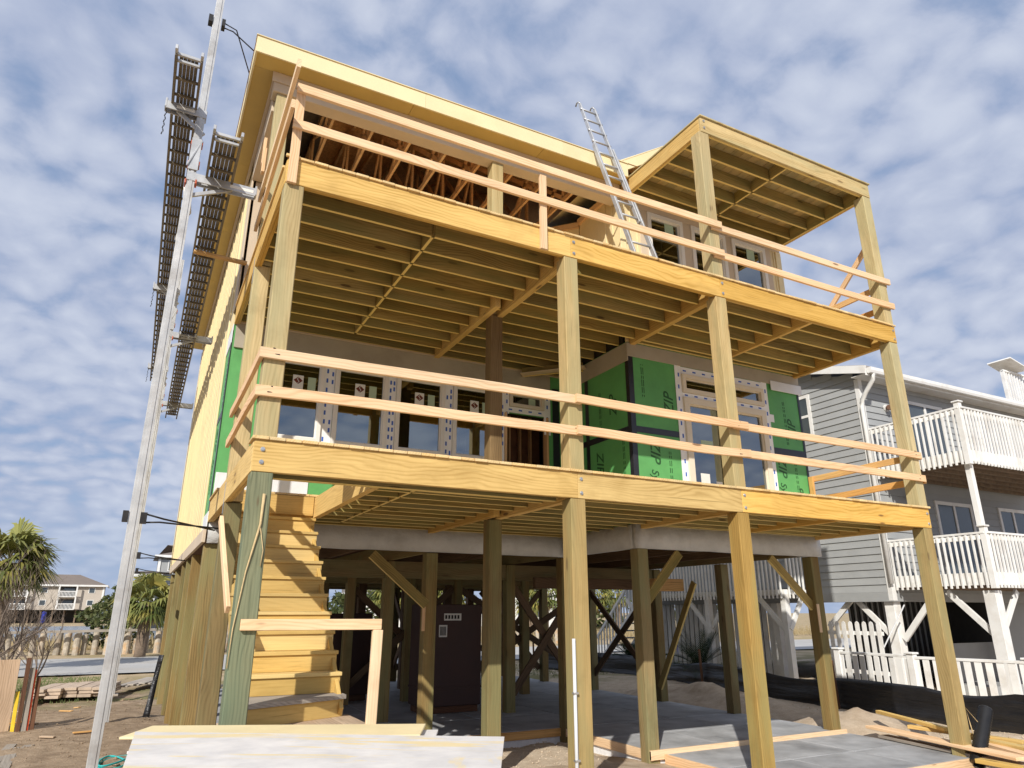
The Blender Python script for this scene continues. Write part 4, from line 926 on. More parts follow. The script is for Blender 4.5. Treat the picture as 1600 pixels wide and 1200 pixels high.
# sand heaps
def heap_of_sand(label, cx, cy, rx, ry, h, seed, rot=0):
    m = MB(); N = 34
    for j in range(N+1):
        for i in range(N+1):
            u, v = i/N*2-1, j/N*2-1; r = math.hypot(u, v)
            n_ = noise.noise(Vector((u*2.6+seed, v*2.6, seed)))*.8+noise.noise(Vector((u*6+seed, v*6, 2)))*.2+noise.noise(Vector((u*16, v*16, seed)))*.09
            z = h*max(0, (1-r)*1.15+n_*.42*max(0, 1.05-r))-.10+min(0, (1-r))*.3
            x, y = u*rx, v*ry; x, y = x*math.cos(rot)-y*math.sin(rot), x*math.sin(rot)+y*math.cos(rot)
            m.v.append((cx+x, cy+y, z))
    m.f = [(j*(N+1)+i, j*(N+1)+i+1, (j+1)*(N+1)+i+1, (j+1)*(N+1)+i) for j in range(N) for i in range(N)]; m.t = [.5]*len(m.f)
    tag(m.build('sand_heap', 'sand', None, True), label, 'sand heap', 'sand heaps along the slab')
heap_of_sand('sunlit pale sand heap beside the slab near the right bay post', 10.75, 2.6, 1.5, 1.5, .34, 1)
heap_of_sand('long shaded sand heap against the black silt fence', 10.95, 6.4, 1.35, 3.3, .42, 5)
heap_of_sand('low sand bank in front of the slab between the front posts', 4.6, 1.6, 1.6, 1.7, .12, 9)
# silt fence
SF = root('silt_fence', 'low black fabric silt fence on stakes running behind the sand heaps', 'fence', (12, 3, 0))
path = [Vector(p) for p in ((11.55, -2.6, 0), (11.95, .6, 0), (12.05, 2.2, 0), (12.2, 4.1, 0), (12.5, 6.4, 0), (12.9, 8.8, 0), (13.3, 11.4, 0), (13.1, 14.0, 0), (12.2, 16.6, 0))]
m = MB(); cols = []
for i in range(len(path)-1):
    for k in range(14): cols.append(path[i].lerp(path[i+1], k/14))
nr = 12
for i, p in enumerate(cols):
    hgt = .64-.06*min(1, i/45)+.05*math.sin(i*.22)-.04*abs(math.sin(i*math.pi/14))
    for j in range(nr+1):
        t_ = j/nr; s_ = .05*noise.noise(Vector((i*.05, t_*7+i*.03, 1)))+.03*noise.noise(Vector((i*.12, t_*16-i*.06, 5)))
        m.v.append((p.x+s_*1.3, p.y+s_*.3, -.08+(hgt+.08)*t_))
m.f = [(i*(nr+1)+j, (i+1)*(nr+1)+j, (i+1)*(nr+1)+j+1, i*(nr+1)+j+1) for i in range(len(cols)-1) for j in range(nr)]; m.t = [.5]*len(m.f)
o = m.build('fabric', 'silt_fabric', SF, True); o.modifiers.new('thick', 'SOLIDIFY').thickness = .006
for p in path[3:]: bar('stake', (p.x-.08, p.y, -.1), (p.x-.10, p.y+.02, .93), .05, .05, 'brown_board', SF, (0, 1, 0))
# sago palm
def sago(label, base, n_, L, seed):
    rr = random.Random(seed); T = root('sago_palm', label, 'palm', base); B = Vector(base); m = MB()
    for k in range(n_):
        az = k*2.399+rr.uniform(-.2, .2); el = rr.uniform(.25, 1.25); d = Vector((math.cos(az), math.sin(az), 0)); pts = []
        for i in range(9):
            t_ = i/8; pts.append(B+d*L*t_*math.cos(el)*(1.0)+Vector((0, 0, .35+L*(t_*math.sin(el)-.75*t_*t_*math.cos(el)*.6))))
        for i in range(8):
            side = d.cross(Vector((0, 0, 1)))
            for q in range(3):
                p = pts[i].lerp(pts[i+1], q/3); tg = (pts[i+1]-pts[i]).normalized(); l = .26*math.sin(math.pi*min(1, (i+q/3)/8*.85+.15))
                for s_ in (-1, 1):
                    tip = p+side*s_*l+tg*l*.55+Vector((0, 0, .06)); m.poly([p-tg*.012, p+tg*.012, tip], rr.random())
    m.build('fronds', 'sago_leaf', T); tubeobj('trunk', [B, B+Vector((0, 0, .4))], .16, 'palm_trunk', T)
q = pix(1095, 1060, X=13.5); sago('dark green sago palm behind the silt fence under the house', (q.x, q.y, 0), 34, 1.35, 3)
q = pix(990, 1045, X=13.7); sago('dark sago palm farther along the silt fence', (q.x, q.y, 0), 26, 1.0, 4)
# big brown crates under the house
def crate(label, lo, hi):
    T = root('crate', label, 'crate', ((lo[0]+hi[0])/2, (lo[1]+hi[1])/2, lo[2]), 'brown crates stored under the house')
    box('carton', lo, hi, 'brown_card', T, .015, axis=2); box('carton_lip', (lo[0]-.012, lo[1]-.012, lo[2]+.30), (hi[0]+.012, hi[1]+.012, lo[2]+.34), 'brown_card', T, .004, axis=0)
    box('pallet', (lo[0]+.04, lo[1]+.05, .083), (hi[0]-.04, hi[1]-.05, lo[2]-.001), 'brown_board', T, axis=0)
    return T
T = crate('tall dark brown crate with two paper labels under the house', (4.22, 6.75, .2), (5.42, 7.5, 2.02))
for x, z, w_, h_ in ((4.62, 1.72, .36, .13), (4.52, 1.42, .17, .22)):
    bx = box('paper_label', (x, 6.747, z), (x+w_, 6.749, z+h_), 'label_white', T, 0.)
    for k in range(5): box('label_print', (x+.02+k*(w_-.04)/5, 6.744, z+.03), (x+.02+(k+.65)*(w_-.04)/5, 6.746, z+h_-.03), 'black_steel', bx, 0.)
crate('wide dark brown crate behind the tall labelled one', (1.9, 9.4, .2), (4.0, 10.2, 1.85))

# ------------------------------------------------------------------ the left yard
def yard(u, v, z=.12): return pix(u, v, Z=z)
LB = 'boards leaning at the left edge of the yard'
q = yard(8, 1150)
for k, (dx, wd, mt, h, lab, nm) in enumerate(((-.42, .95, 'tan_board', 1.18, 'pale plywood sheet leaning at the edge of the yard', 'leaning_sheet'), (.10, .05, 'yellow_tool', .72, 'yellow stake leaning beside the plywood sheet', 'leaning_stake'), (.16, .06, 'brown_board', 1.2, 'dark board leaning beside the plywood sheet', 'leaning_board'), (.23, .07, 'weathered_wood', 1.05, 'grey board leaning in front of the dark one', 'leaning_board'), (.27, .035, 'orange_plastic', 1.02, 'orange-topped pole leaning with the boards', 'leaning_pole'), (.33, .06, 'brown_board', .9, 'brown board leaning outermost of the boards', 'leaning_board'))):
    lying(nm, lab, (q.x+dx, q.y-.25+.03*k, .08), (q.x+dx-.06, q.y+.05+.03*k, h), wd, .03, mt, 'board', LB)
for u0, v0, u1, v1, lab in ((-20, 1205, 18, 1165, 'pale offcut board on the dirt in the left corner'), (0, 1212, 22, 1170, 'second offcut board lying across the first'), (15, 1186, 46, 1166, 'short grey offcut beside the leaning boards')):
    lying('offcut', lab, yard(u0, v0, .16), yard(u1, v1, .17), .12, .04, 'weathered_wood', 'offcut', 'offcuts on the dirt')
PG = 'tan boards of the stack in the left yard'
q = yard(118, 1089, .08); rr = random.Random(2)
for lay in range(3):
    for k in range(5):
        x = q.x-.72+.29*k+rr.uniform(-.03, .03); y = q.y+rr.uniform(-.12, .12)
        lying('paver_board', 'tan board in the flat stack on the dirt beside the planks', (x, y, .10+.07*lay), (x+.3, y+1.5, .10+.07*lay), .27, .06, 'paver_tan', 'board', PG)
for k in range(7):
    q = yard(175+9*k, 1078-1.2*k, .08); lying('grey_plank', 'weathered grey plank lying on the dirt behind the front scaffold pole', (q.x, q.y, .12+.02*(k % 2)), (q.x+.75, q.y+2.2, .13+.02*(k % 2)), .17, .035, 'weathered_wood', 'plank', 'weathered planks on the dirt')
lying('edge_board', 'long grey edging board on the dirt left of the tan stack', yard(42, 1098, .1), yard(76, 1076, .1), .1, .06, 'weathered_wood')
q = yard(106, 1167, .10); tag(box('brick', (q.x-.1, q.y-.05, q.z-.0), (q.x+.1, q.y+.05, q.z+.07), 'brick_red', None, .006), 'single red brick on the dirt', 'brick')
m = MB(); q = yard(178, 1196, .15); m.tube([q+Vector((.17*math.cos(t*.33+.6*math.sin(t*.21)), .42*math.sin(t*.33)+.13*math.sin(t*.13), .0+.0012*t)) for t in range(60)], .011, 6)
tag(m.build('garden_hose', 'hose_teal', None, True), 'coiled teal hose on the dirt beside the sheet stack', 'hose')
m = MB(); a_ = pix(246, 1015, X=-.12); 
for i in range(10):
    t_ = i/9; m.v += [(-.12-.10*t_, 8.3+.1*math.sin(t_*5), 1.15-1.05*t_), (-.19-.13*t_, 8.34+.1*math.sin(t_*5+.6), 1.15-1.02*t_)]
m.f = [(2*i, 2*i+1, 2*i+3, 2*i+2) for i in range(9)]; m.t = [.5]*9
o = m.build('black_tarp', 'silt_fabric', None, True); o.modifiers.new('thick', 'SOLIDIFY').thickness = .012; tag(o, 'strip of black fabric hanging from the row of side posts', 'fabric')
rr = random.Random(31); m = MB()
def clod(x, y, r_):
    z = ground_z(x, y); n_ = len(m.v)
    for k in range(6):
        d = ((1, 0, 0), (-1, 0, 0), (0, 1, 0), (0, -1, 0), (0, 0, 1), (0, 0, -1))[k]; q_ = r_*rr.uniform(.55, 1.2); m.v.append((x+d[0]*q_, y+d[1]*q_, z+r_*.25+d[2]*q_*.7))
    for a_, b_, c_ in ((0, 2, 4), (2, 1, 4), (1, 3, 4), (3, 0, 4), (2, 0, 5), (1, 2, 5), (3, 1, 5), (0, 3, 5)): m.f.append((n_+a_, n_+b_, n_+c_)); m.t.append(.5)
for _ in range(1500):
    x = rr.uniform(-4.2, -.1); y = 1.5+12*rr.random()**1.5; clod(x, y, rr.uniform(.006, .02) if rr.random() < .96 else rr.uniform(.02, .045))
for _ in range(1800): clod(rr.uniform(1.5, 5.7), rr.uniform(-.5, 4.2), rr.uniform(.006, .022))
for _ in range(1500): clod(rr.uniform(9.8, 12), rr.uniform(-.5, 8), rr.uniform(.006, .025))
tag(m.build('dirt_clods', 'dirt'), 'loose clods and chips of earth scattered over the site', 'clods', kind='stuff')
rr = random.Random(17); OG = 'offcuts scattered over the yard'
for k in range(8):
    x, y = rr.uniform(-2.6, -.5), rr.uniform(4.2, 12); a_ = rr.uniform(0, 3.1); l = rr.uniform(.12, .4); z = ground_z(x, y)+.02
    lying('wood_chip', 'small wood offcut lying loose on the dirt of the side yard', (x, y, z), (x+l*math.cos(a_), y+l*math.sin(a_), ground_z(x+l*math.cos(a_), y+l*math.sin(a_))+.02), rr.uniform(.04, .09), .02, rr.choice(('weathered_wood', 'tan_board', 'brace_wood')), 'offcut', OG)
# bare shrubs
def bare_tree(name, label, base, h, stems, seed, spread=.5, depth=5):
    rr = random.Random(seed); T = root(name, label, 'shrub', base, 'bare shrubs in the left yard'); tm = MB(); cm = MB(); B = Vector(base)
    def grow(p, d, l, r, k):
        pts = [p]; q = p
        for i in range(3):
            d = (d+Vector((rr.uniform(-.18, .18), rr.uniform(-.18, .18), rr.uniform(-.05, .12)))).normalized(); q = q+d*l/3; pts.append(q)
        (tm if k < 2 else cm).tube(pts, [r, r*.88, r*.76, r*.62], 5 if k < 2 else 3, False)
        if k >= depth: return
        for _ in range(rr.choice((2, 3, 3))):
            a_ = rr.choice(pts[1:]); nd = (d+Vector((rr.uniform(-1, 1), rr.uniform(-1, 1), rr.uniform(-.25, .7)))*.75).normalized(); grow(a_, nd, l*rr.uniform(.55, .8), r*.55, k+1)
    for s_ in range(stems):
        az = s_*2.4+rr.random(); grow(B+Vector((math.cos(az), math.sin(az), 0))*.08, Vector((math.cos(az)*spread, math.sin(az)*spread, 1)).normalized(), h*.38, .035*h/3, 0)
    tm.build('trunk', 'twig', T, True); cm.build('twigs', 'twig', T, False)
q = yard(4, 1082, .05); bare_tree('bare_shrub', 'large bare twiggy shrub in front of the palm at the yard edge', (q.x-.5, q.y, .0), 3.4, 6, 4, .42)
q = yard(52, 1058, .0); bare_tree('bare_shrub', 'small bare multi-stemmed sapling behind the tan board stack', (q.x, q.y, .0), 2.3, 5, 8, .30, 4)
q = yard(12, 1040, .0); bare_tree('bare_shrub', 'bare shrub growing behind the large twiggy one', (q.x, q.y, .0), 3.4, 5, 12, .5)
# fan palms
def fan_palm(name, label, base, trunk, R_, n_, seed, group=None, droop=.5, blades=17):
    rr = random.Random(seed); T = root(name, label, 'palm', base, group); B = Vector(base); m = MB(); top_ = B+Vector((rr.uniform(-.1, .1), rr.uniform(-.1, .1), trunk))
    rs = [R_*.13*(1+.15*rr.random()) for _ in range(9)]
    tm = MB(); tm.tube([B.lerp(top_, i/8)-Vector((0, 0, .1)) for i in range(9)], rs, 9); tm.build('trunk', 'palm_trunk', T, True)
    for k in range(n_):
        az = k*2.39996+rr.uniform(-.25, .25); el = math.asin(max(-.75, min(.98, -.62+1.6*((k+.5)/n_)+rr.uniform(-.12, .12))))
        d = Vector((math.cos(az)*math.cos(el), math.sin(az)*math.cos(el), math.sin(el))); pl = R_*rr.uniform(.36, .55)
        hub = top_+d*pl-Vector((0, 0, .06*R_)); side = d.cross(Vector((0, 0, 1))).normalized(); nrm = side.cross(d)
        pw = side*.012*R_; m.poly([top_-pw, top_+pw, hub+pw*.6, hub-pw*.6], .3)
        tone = rr.uniform(0, .6)+.4*max(0, math.sin(el)); Lb = R_*rr.uniform(.46, .66)
        for q_ in range(blades):
            t_ = (q_/(blades-1)*2-1)*1.75; bd = (d*math.cos(t_)+side*math.sin(t_)+nrm*(.12-.25*abs(t_))).normalized(); l = Lb*(1-.14*abs(t_))*rr.uniform(.85, 1.08)
            mid = hub+bd*l*.55; tip = hub+bd*l-Vector((0, 0, droop*l*rr.uniform(.25, .75))); ws = bd.cross(nrm).normalized()*.034*R_
            tn = min(1, max(0, tone+rr.uniform(-.2, .2)))
            m.poly([hub, mid-ws, tip, mid+ws], tn)
    m.build('crown', 'frond', T)
    dm = MB()
    for k in range(12):
        az = k*2.1+rr.random(); d = Vector((math.cos(az)*.45, math.sin(az)*.45, -.9)).normalized(); hub = top_+d*R_*.25; side = d.cross(Vector((0, 0, 1))).normalized()
        for q_ in range(8):
            t_ = (q_/7*2-1)*.8; bd = (d*math.cos(t_)+side*math.sin(t_)*.8).normalized(); l = R_*rr.uniform(.35, .6); ws = bd.cross(Vector((0, 0, 1))).normalized()*.02*R_
            dm.poly([hub, hub+bd*l*.5-ws, hub+bd*l-Vector((0, 0, .1*l)), hub+bd*l*.5+ws], rr.random())
    dm.build('dead_fronds', 'dry_grass', T)
q = pix(20, 868, Y=24); fan_palm('sabal_palm', 'tall fan palm with a dense round crown behind the bare shrubs', (q.x, q.y, 0), q.z-.15, 1.75, 60, 21, droop=.75, blades=21)
q = pix(232, 935, Y=31); fan_palm('sabal_palm', 'short fan palm with drooping fronds beside the row of side posts', (q.x, q.y, 0), q.z-.1, 1.75, 40, 33, droop=.9)
plab = ['fan palm behind the tall brown crate, nearest the stair', 'fan palm across the road beyond the knee-braced post', 'fan palm across the road right of the brown crate', 'fan palm across the road behind the crossed braces', 'taller far fan palm beyond the crossed braces', 'far fan palm in front of the pale house across the road', 'far fan palm behind the side porch of the grey house', 'most distant fan palm, behind the crates']
for k, (u, v, y) in enumerate(((612, 925, 40), (705, 925, 44), (850, 925, 38), (925, 930, 41), (965, 925, 48), (830, 940, 52), (1075, 940, 50), (650, 940, 55))):
    q = pix(u, v, Y=y); fan_palm('sabal_palm', plab[k], (q.x, q.y, 0), q.z, 1.9, 34, 50+k, 'fan palms across the road', .8, 13)
# bushes across the road
def bush(label, c, rx, rz, n_, seed):
    rr = random.Random(seed); T = root('bush', label, 'bush', (c[0], c[1], 0), 'bushes across the road'); m = MB()
    for _ in range(n_):
        p = Vector((rr.gauss(0, 1), rr.gauss(0, 1), rr.gauss(0, 1))).normalized()*rr.uniform(.55, 1.0)**.6; p = Vector((c[0]+p.x*rx*(1+.3*math.sin(p.z*7+seed)), c[1]+p.y*rx, max(.05, rz*.55+p.z*rz*.55)))
        a_ = Vector((rr.uniform(-1, 1), rr.uniform(-1, 1), rr.uniform(-1, 1))).normalized()*rx*.10; b_ = a_.cross(Vector((rr.uniform(-1, 1), rr.uniform(-1, 1), 1))).normalized()*rx*.06
        m.poly([p-a_, p-b_, p+a_, p+b_], rr.random())
    m.build('foliage', 'bush_leaf', T)
    tubeobj('stem', [(c[0], c[1], -.1), (c[0]+.05, c[1], rz*.5)], .05*rx, 'twig', T, 6)
for k, (u, v, y, rx, rz, lab) in enumerate(((178, 965, 36, 1.5, 2.6, 'rounded green bush left of the short fan palm'), (205, 955, 42, 1.8, 3.4, 'taller green bush behind the short fan palm'), (1090, 960, 44, 2.2, 3.0, 'green bush seen between the bay posts'), (560, 960, 60, 3., 3.5, 'green bush far behind the stair'), (930, 960, 60, 3., 3., 'green bush beyond the road behind the middle posts'))):
    q = pix(u, v, Y=y); bush(lab, (q.x, q.y), rx, rz, 900, k)
# pilings along the road
rr = random.Random(6); GP = 'short wooden pilings lining the road'
for k in range(44):
    x = -9.5+k*.44+rr.uniform(-.12, .12) if k < 32 else 10+(k-32)*1.3+rr.uniform(-.3, .3); y = 35+rr.uniform(-.4, .4); h = rr.uniform(.65, 1.25); r_ = rr.uniform(.11, .17)
    m = MB(); m.tube([(x, y, -.2), (x+rr.uniform(-.04, .04), y, h-.03), (x+rr.uniform(-.04, .04), y, h)], [r_, r_*.97, r_*.85], 12)
    tag(m.build('piling', 'pile_grey', None, False), 'short round wooden piling standing in the row beside the road', 'piling', GP)
b = bar('guard_pole', (-8.5, 34.5, .95), (3.5, 34.4, 1.08), .12, .12, 'weathered_wood'); tag(b, 'long weathered pole laid along the front of the pilings', 'pole')
m = MB()
for _ in range(5200):
    x = rr.uniform(-14, 55); y = 37.5+abs(rr.gauss(0, 3)); z = 0; h = rr.uniform(.3, .95); dx = rr.uniform(-.25, .25)
    m.poly([(x-.03, y, z), (x+.03, y, z), (x+dx, y+rr.uniform(-.2, .2), h)], rr.random())
tag(m.build('dune_grass', 'dry_grass'), 'pale dry dune grass growing behind the pilings', 'grass', kind='stuff')
m = MB()
for _ in range(7000):
    x = rr.uniform(-6, -.9) if rr.random() < .6 else rr.uniform(9.9, 20); y = rr.uniform(13, 20.5) ; h = rr.uniform(.03, .10)
    m.poly([(x-.012, y, ground_z(x, y)-.01), (x+.012, y, ground_z(x, y)-.01), (x+rr.uniform(-.05, .05), y, ground_z(x, y)+h)], rr.random())
tag(m.build('turf', 'green_grass'), 'thin short grass along the near side of the road', 'grass', kind='stuff')
m = MB()
for _ in range(5000):
    x = rr.uniform(-120, 160); y = rr.uniform(225, 262); z = rr.random()**1.6*(5.5+2*math.sin(x*.13)+1.5*math.sin(x*.41)); s_ = rr.uniform(.5, 1.3)
    a_ = Vector((rr.uniform(-1, 1), rr.uniform(-1, 1), rr.uniform(-1, 1)))*s_; b_ = Vector((rr.uniform(-1, 1), rr.uniform(-1, 1), rr.uniform(-1, 1)))*s_; p = Vector((x, y, z))
    m.poly([p-a_, p-b_, p+a_, p+b_], rr.random())
tag(m.build('distant_trees', 'bush_leaf'), 'far dark line of trees on the horizon', 'trees', kind='stuff')

# ------------------------------------------------------------------ far buildings
def far_house(name, label, x0, x1, y0, y1, zb, ze, zr_, wall, storeys, bays, piles=True, balconies=()):
    T = root(name, label, 'building', ((x0+x1)/2, (y0+y1)/2, 0))
    box('wall', (x0, y0, zb), (x1, y1, ze), wall, T, 0., axis=0)
    m = MB(); e = .6; ym = (y0+y1)/2
    a_ = [(x0-e, y0-e, ze), (x1+e, y0-e, ze), (x1+e, y1+e, ze), (x0-e, y1+e, ze)]; r0, r1 = (x0+(y1-y0)/2, ym, zr_), (x1-(y1-y0)/2, ym, zr_)
    for p in ((a_[0], a_[1], r1, r0), (a_[2], a_[3], r0, r1), (a_[1], a_[2], r1), (a_[3], a_[0], r0), tuple(reversed(a_))): m.poly(p)
    m.build('roof', 'apartment_roof', T); box('eave', (x0-e-.05, y0-e-.05, ze-.25), (x1+e+.05, y0-e+.1, ze+.05), 'white_paint', T, 0.); box('eave', (x1+e-.1, y0-e+.11, ze-.25), (x1+e+.05, y1+e, ze+.05), 'white_paint', T, 0.)
    for x in (x0, x1): box('corner_trim', (x-.15, y0-.12, zb), (x+.15, y0-.01, ze-.3), 'white_paint', T, 0.)
    hS = (ze-zb)/storeys; wB = (x1-x0)/bays
    for i in range(bays):
        for j in range(storeys):
            cx = x0+wB*(i+.5); z0 = zb+hS*j
            if i in balconies:
                box('recess_shade', (cx-wB*.36, y0-.02, z0+.15), (cx+wB*.36, y0-.005, z0+hS*.86), 'painted_shade', T, 0.); box('glass_door', (cx-wB*.2, y0-.05, z0+.2), (cx+wB*.25, y0-.03, z0+hS*.75), 'window_dark', T, 0.)  # flat dark panel painted as the shade of a recess
                box('balcony_floor', (cx-wB*.38, y0-1.2, z0+.02), (cx+wB*.38, y0-.06, z0+.18), 'white_paint', T, 0.); box('balcony_rail', (cx-wB*.38, y0-1.2, z0+.98), (cx+wB*.38, y0-1.1, z0+1.12), 'white_paint', T, 0.)
                for s_ in range(14): box('baluster', (cx-wB*.37+wB*.74*s_/13-.04, y0-1.18, z0+.18), (cx-wB*.37+wB*.74*s_/13+.04, y0-1.12, z0+.98), 'white_paint', T, 0.)
                for s_ in (-.37, .37): box('balcony_post', (cx+wB*s_-.12, y0-1.2, z0+.18), (cx+wB*s_+.12, y0-1.0, z0+hS), 'white_paint', T, 0.)
            else:
                wn = box('window', (cx-.55, y0-.06, z0+hS*.34), (cx+.55, y0-.01, z0+hS*.80), 'white_paint', T, 0.); box('pane', (cx-.43, y0-.075, z0+hS*.38), (cx+.43, y0-.062, z0+hS*.76), 'window_dark', wn, 0.)
    if piles:
        n_ = bays*2
        for i in range(n_+1):
            for y in (y0+.3, ym, y1-.3): box('pile', (x0+.2+(x1-x0-.6)*i/n_, y, -.2), (x0+.45+(x1-x0-.6)*i/n_, y+.25, zb+.01), 'palm_trunk', T, 0.)
        box('store_wall', (x0+1, ym, 0), (x1-1, ym+.2, zb), 'painted_shade', T, 0.)  # dark sheet behind the stilts, deep shade put into its colour
    return T
p = lambda u, v: pix(u, v, Y=150)
far_house('apartment_building', 'tan apartment block on stilts with white balconies and a brown hip roof', p(-35, 950).x, p(157, 950).x, 150, 159, p(100, 953).z, p(100, 914).z, p(100, 903).z+.8, 'apartment_tan', 2, 5, True, (1, 3))
q0, q1 = pix(246, 900, Y=95), pix(330, 900, Y=95)
far_house('beach_house', 'tall pale beach house with stacked white balconies far behind the side posts', q0.x, q1.x, 95, 106, 0, pix(250, 868, Y=95).z, pix(250, 858, Y=95).z+1, 'house_grey', 3, 2, False)
q0, q1 = pix(216, 900, Y=92), pix(246, 900, Y=92)
far_house('beach_house', 'lower white terrace house joined beside the tall pale beach house', q0.x, q1.x-.1, 92, 100, 0, pix(230, 898, Y=92).z, pix(230, 890, Y=92).z, 'white_paint', 2, 1, False)
for u0, u1, y, hz, lab in ((800, 905, 75, 6.5, 'pale house across the road seen through the posts'), (560, 700, 85, 5, 'low pale house beyond the palms under the house')):
    q0, q1 = pix(u0, 950, Y=y), pix(u1, 950, Y=y); far_house('far_house', lab, q0.x, q1.x, y, y+9, 0, hz, hz+2, 'white_paint', 2, 4, False)
b = box('car_blue', (pix(64, 965, Y=140).x, 140, 0), (pix(70, 965, Y=140).x, 142, 2.0), 'blue_plastic', None, .2)
b.name = 'blue_bin'; tag(b, 'blue bin standing under the apartment block', 'bin')

# ------------------------------------------------------------------ the neighbouring house
N = root('neighbour_house', 'grey lap-sided house with white railed decks on white posts', 'house', (19, 8, 0))
NX, NY, NZ0, NZ1 = 15.1, 4.6, 2.32, 7.66
EX = .178; rr = random.Random(9)
def lap(p0, p1, nrm, name='siding_board'):
    n_ = Vector(nrm); upv = (Vector((0, 0, 1))-n_*.13).normalized()
    p0, p1 = Vector(p0), Vector(p1); x = (p1-p0).normalized(); y = upv.cross(x).normalized(); z = x.cross(y); c = (p0+p1)/2
    obj(name, boxmesh((p1-p0).length, .014, EX+.012, 'house_grey', 0.), None, N, Matrix(((x.x, y.x, z.x, c.x), (x.y, y.y, z.y, c.y), (x.z, y.z, z.z, c.z), (0, 0, 0, 1))))
z = NZ0+EX/2
while z < 9.2:
    ys0 = NY+.1 if z < 7.7 else NY+(z-7.72)/.285
    if ys0 < 11: lap((NX-.012, ys0, z), (NX-.012, 11.5, z), (-1, 0, 0))
    if z < NZ1: lap((NX+.12, NY-.012, z), (21.5, NY-.012, z), (0, -1, 0))
    z += EX
box('wall', (NX, NY, NZ0-.02), (27, 15, NZ1), 'house_grey', N, 0.); box('band_board', (NX-.03, NY-.03, NZ0-.22), (27, NY+.1, NZ0-.005), 'house_grey', N, .004); box('band_board', (NX-.03, NY+.101, NZ0-.22), (NX+.1, 14, NZ0-.005), 'house_grey', N, .004)
m = MB(); m.poly([(NX-.004, NY, NZ1), (NX-.004, 15, NZ1), (NX-.004, 11.5, 9.65), (NX-.004, NY+.2, 7.75)]); m.build('gable_wall', 'house_grey', N)
m = MB(); e0, e1 = (14.82, 4.15, 7.72), (14.82, 12.0, 9.96); f0, f1 = (28, 4.15, 7.72), (28, 12.0, 9.96)
for dz in (0, .1): m.poly([(p[0], p[1], p[2]+dz) for p in (e0, f0, f1, e1)])
m.poly([e0, e1, (e1[0], e1[1], e1[2]+.1), (e0[0], e0[1], e0[2]+.1)]); m.poly([e0, f0, (f0[0], f0[1], f0[2]+.1), (e0[0], e0[1], e0[2]+.1)]); m.build('roof', 'grey_roofing', N)
bar('rake_board', (14.80, 4.12, 7.69), (14.80, 11.9, 9.92), .03, .20, 'white_paint', N); box('fascia', (14.82, 4.14, 7.55), (28, 4.165, 7.74), 'white_paint', N)
box('soffit', (14.84, 4.17, 7.60), (28, NY-.02, 7.615), 'white_paint', N, 0.)
m = MB(); gp = [(4.13, 7.74), (4.13, 7.62), (4.08, 7.585), (4.02, 7.60), (4.0, 7.66), (4.0, 7.74)]
for i in range(5):
    a_, b_ = gp[i], gp[i+1]; m.poly([(14.85, *a_), (28, *a_), (28, *b_), (14.85, *b_)])
m.poly([(14.85, *g_) for g_ in gp]); m.build('gutter', 'white_paint', N)
tubeobj('downspout', [(15.0, 4.06, 7.60), (15.0, 4.10, 7.45), (15.03, 4.35, 7.2), (15.03, 4.50, 7.02), (15.03, 4.53, 6.85), (15.03, 4.53, 2.5)], .055, 'white_paint', N)
box('corner_trim', (NX-.035, NY-.035, NZ0-.2), (NX+.11, NY+.09, NZ1-.05), 'white_paint', N)
# windows and doors of the neighbour
def nwin(x0, x1, z0, z1, fr=.09):
    m = MB(); y = NY-.06
    for lo, hi in (((x0, y, z0), (x0+fr, NY+.02, z1)), ((x1-fr, y, z0), (x1, NY+.02, z1)), ((x0+fr, y, z1-fr), (x1-fr, NY+.02, z1)), ((x0+fr, y, z0), (x1-fr, NY+.02, z0+fr)), (((x0+x1)/2-.04, y, z0+fr), ((x0+x1)/2+.04, NY+.02, z1-fr))): m.box(lo, hi)
    o = m.build('glass_door', 'white_paint', N); p_ = MB(); p_.box((x0+.05, NY-.038, z0+.05), (x1-.05, NY-.03, z1-.05)); p_.build('pane', 'window_dark', o)
nwin(16.9, 18.5, 5.22, 7.28); nwin(17.35, 18.95, 2.5, 4.62); nwin(20.2, 21.6, 2.5, 4.62); nwin(20.2, 21.6, 5.22, 7.28)
m = MB()
for lo, hi in (((NX-.06, 6.10, 6.42), (NX-.013, 6.19, 7.62)), ((NX-.06, 6.85, 6.42), (NX-.013, 6.94, 7.62)), ((NX-.06, 6.19, 7.53), (NX-.013, 6.85, 7.62)), ((NX-.06, 6.19, 6.42), (NX-.013, 6.85, 6.51)), ((NX-.055, 6.19, 6.98), (NX-.013, 6.85, 7.05))): m.box(lo, hi)
o = m.build('window', 'white_paint', N); box('pane', (NX-.045, 6.19, 6.51), (NX-.04, 6.85, 7.53), 'window_dark', o, 0.)
for x, z in ((16.05, 6.95), (16.35, 4.62)):
    m = MB(); m.tube([(x, NY-.02, z), (x, NY-.05, z)], .1, 12); o = m.build('wall_lamp', 'white_paint', N); m = MB(); m.tube([(x, NY-.05, z), (x-.09, NY-.18, z-.02)], [.04, .07], 8); m.tube([(x, NY-.05, z), (x+.10, NY-.18, z-.02)], [.04, .07], 8); m.build('lamp_head', 'brown_board', o)
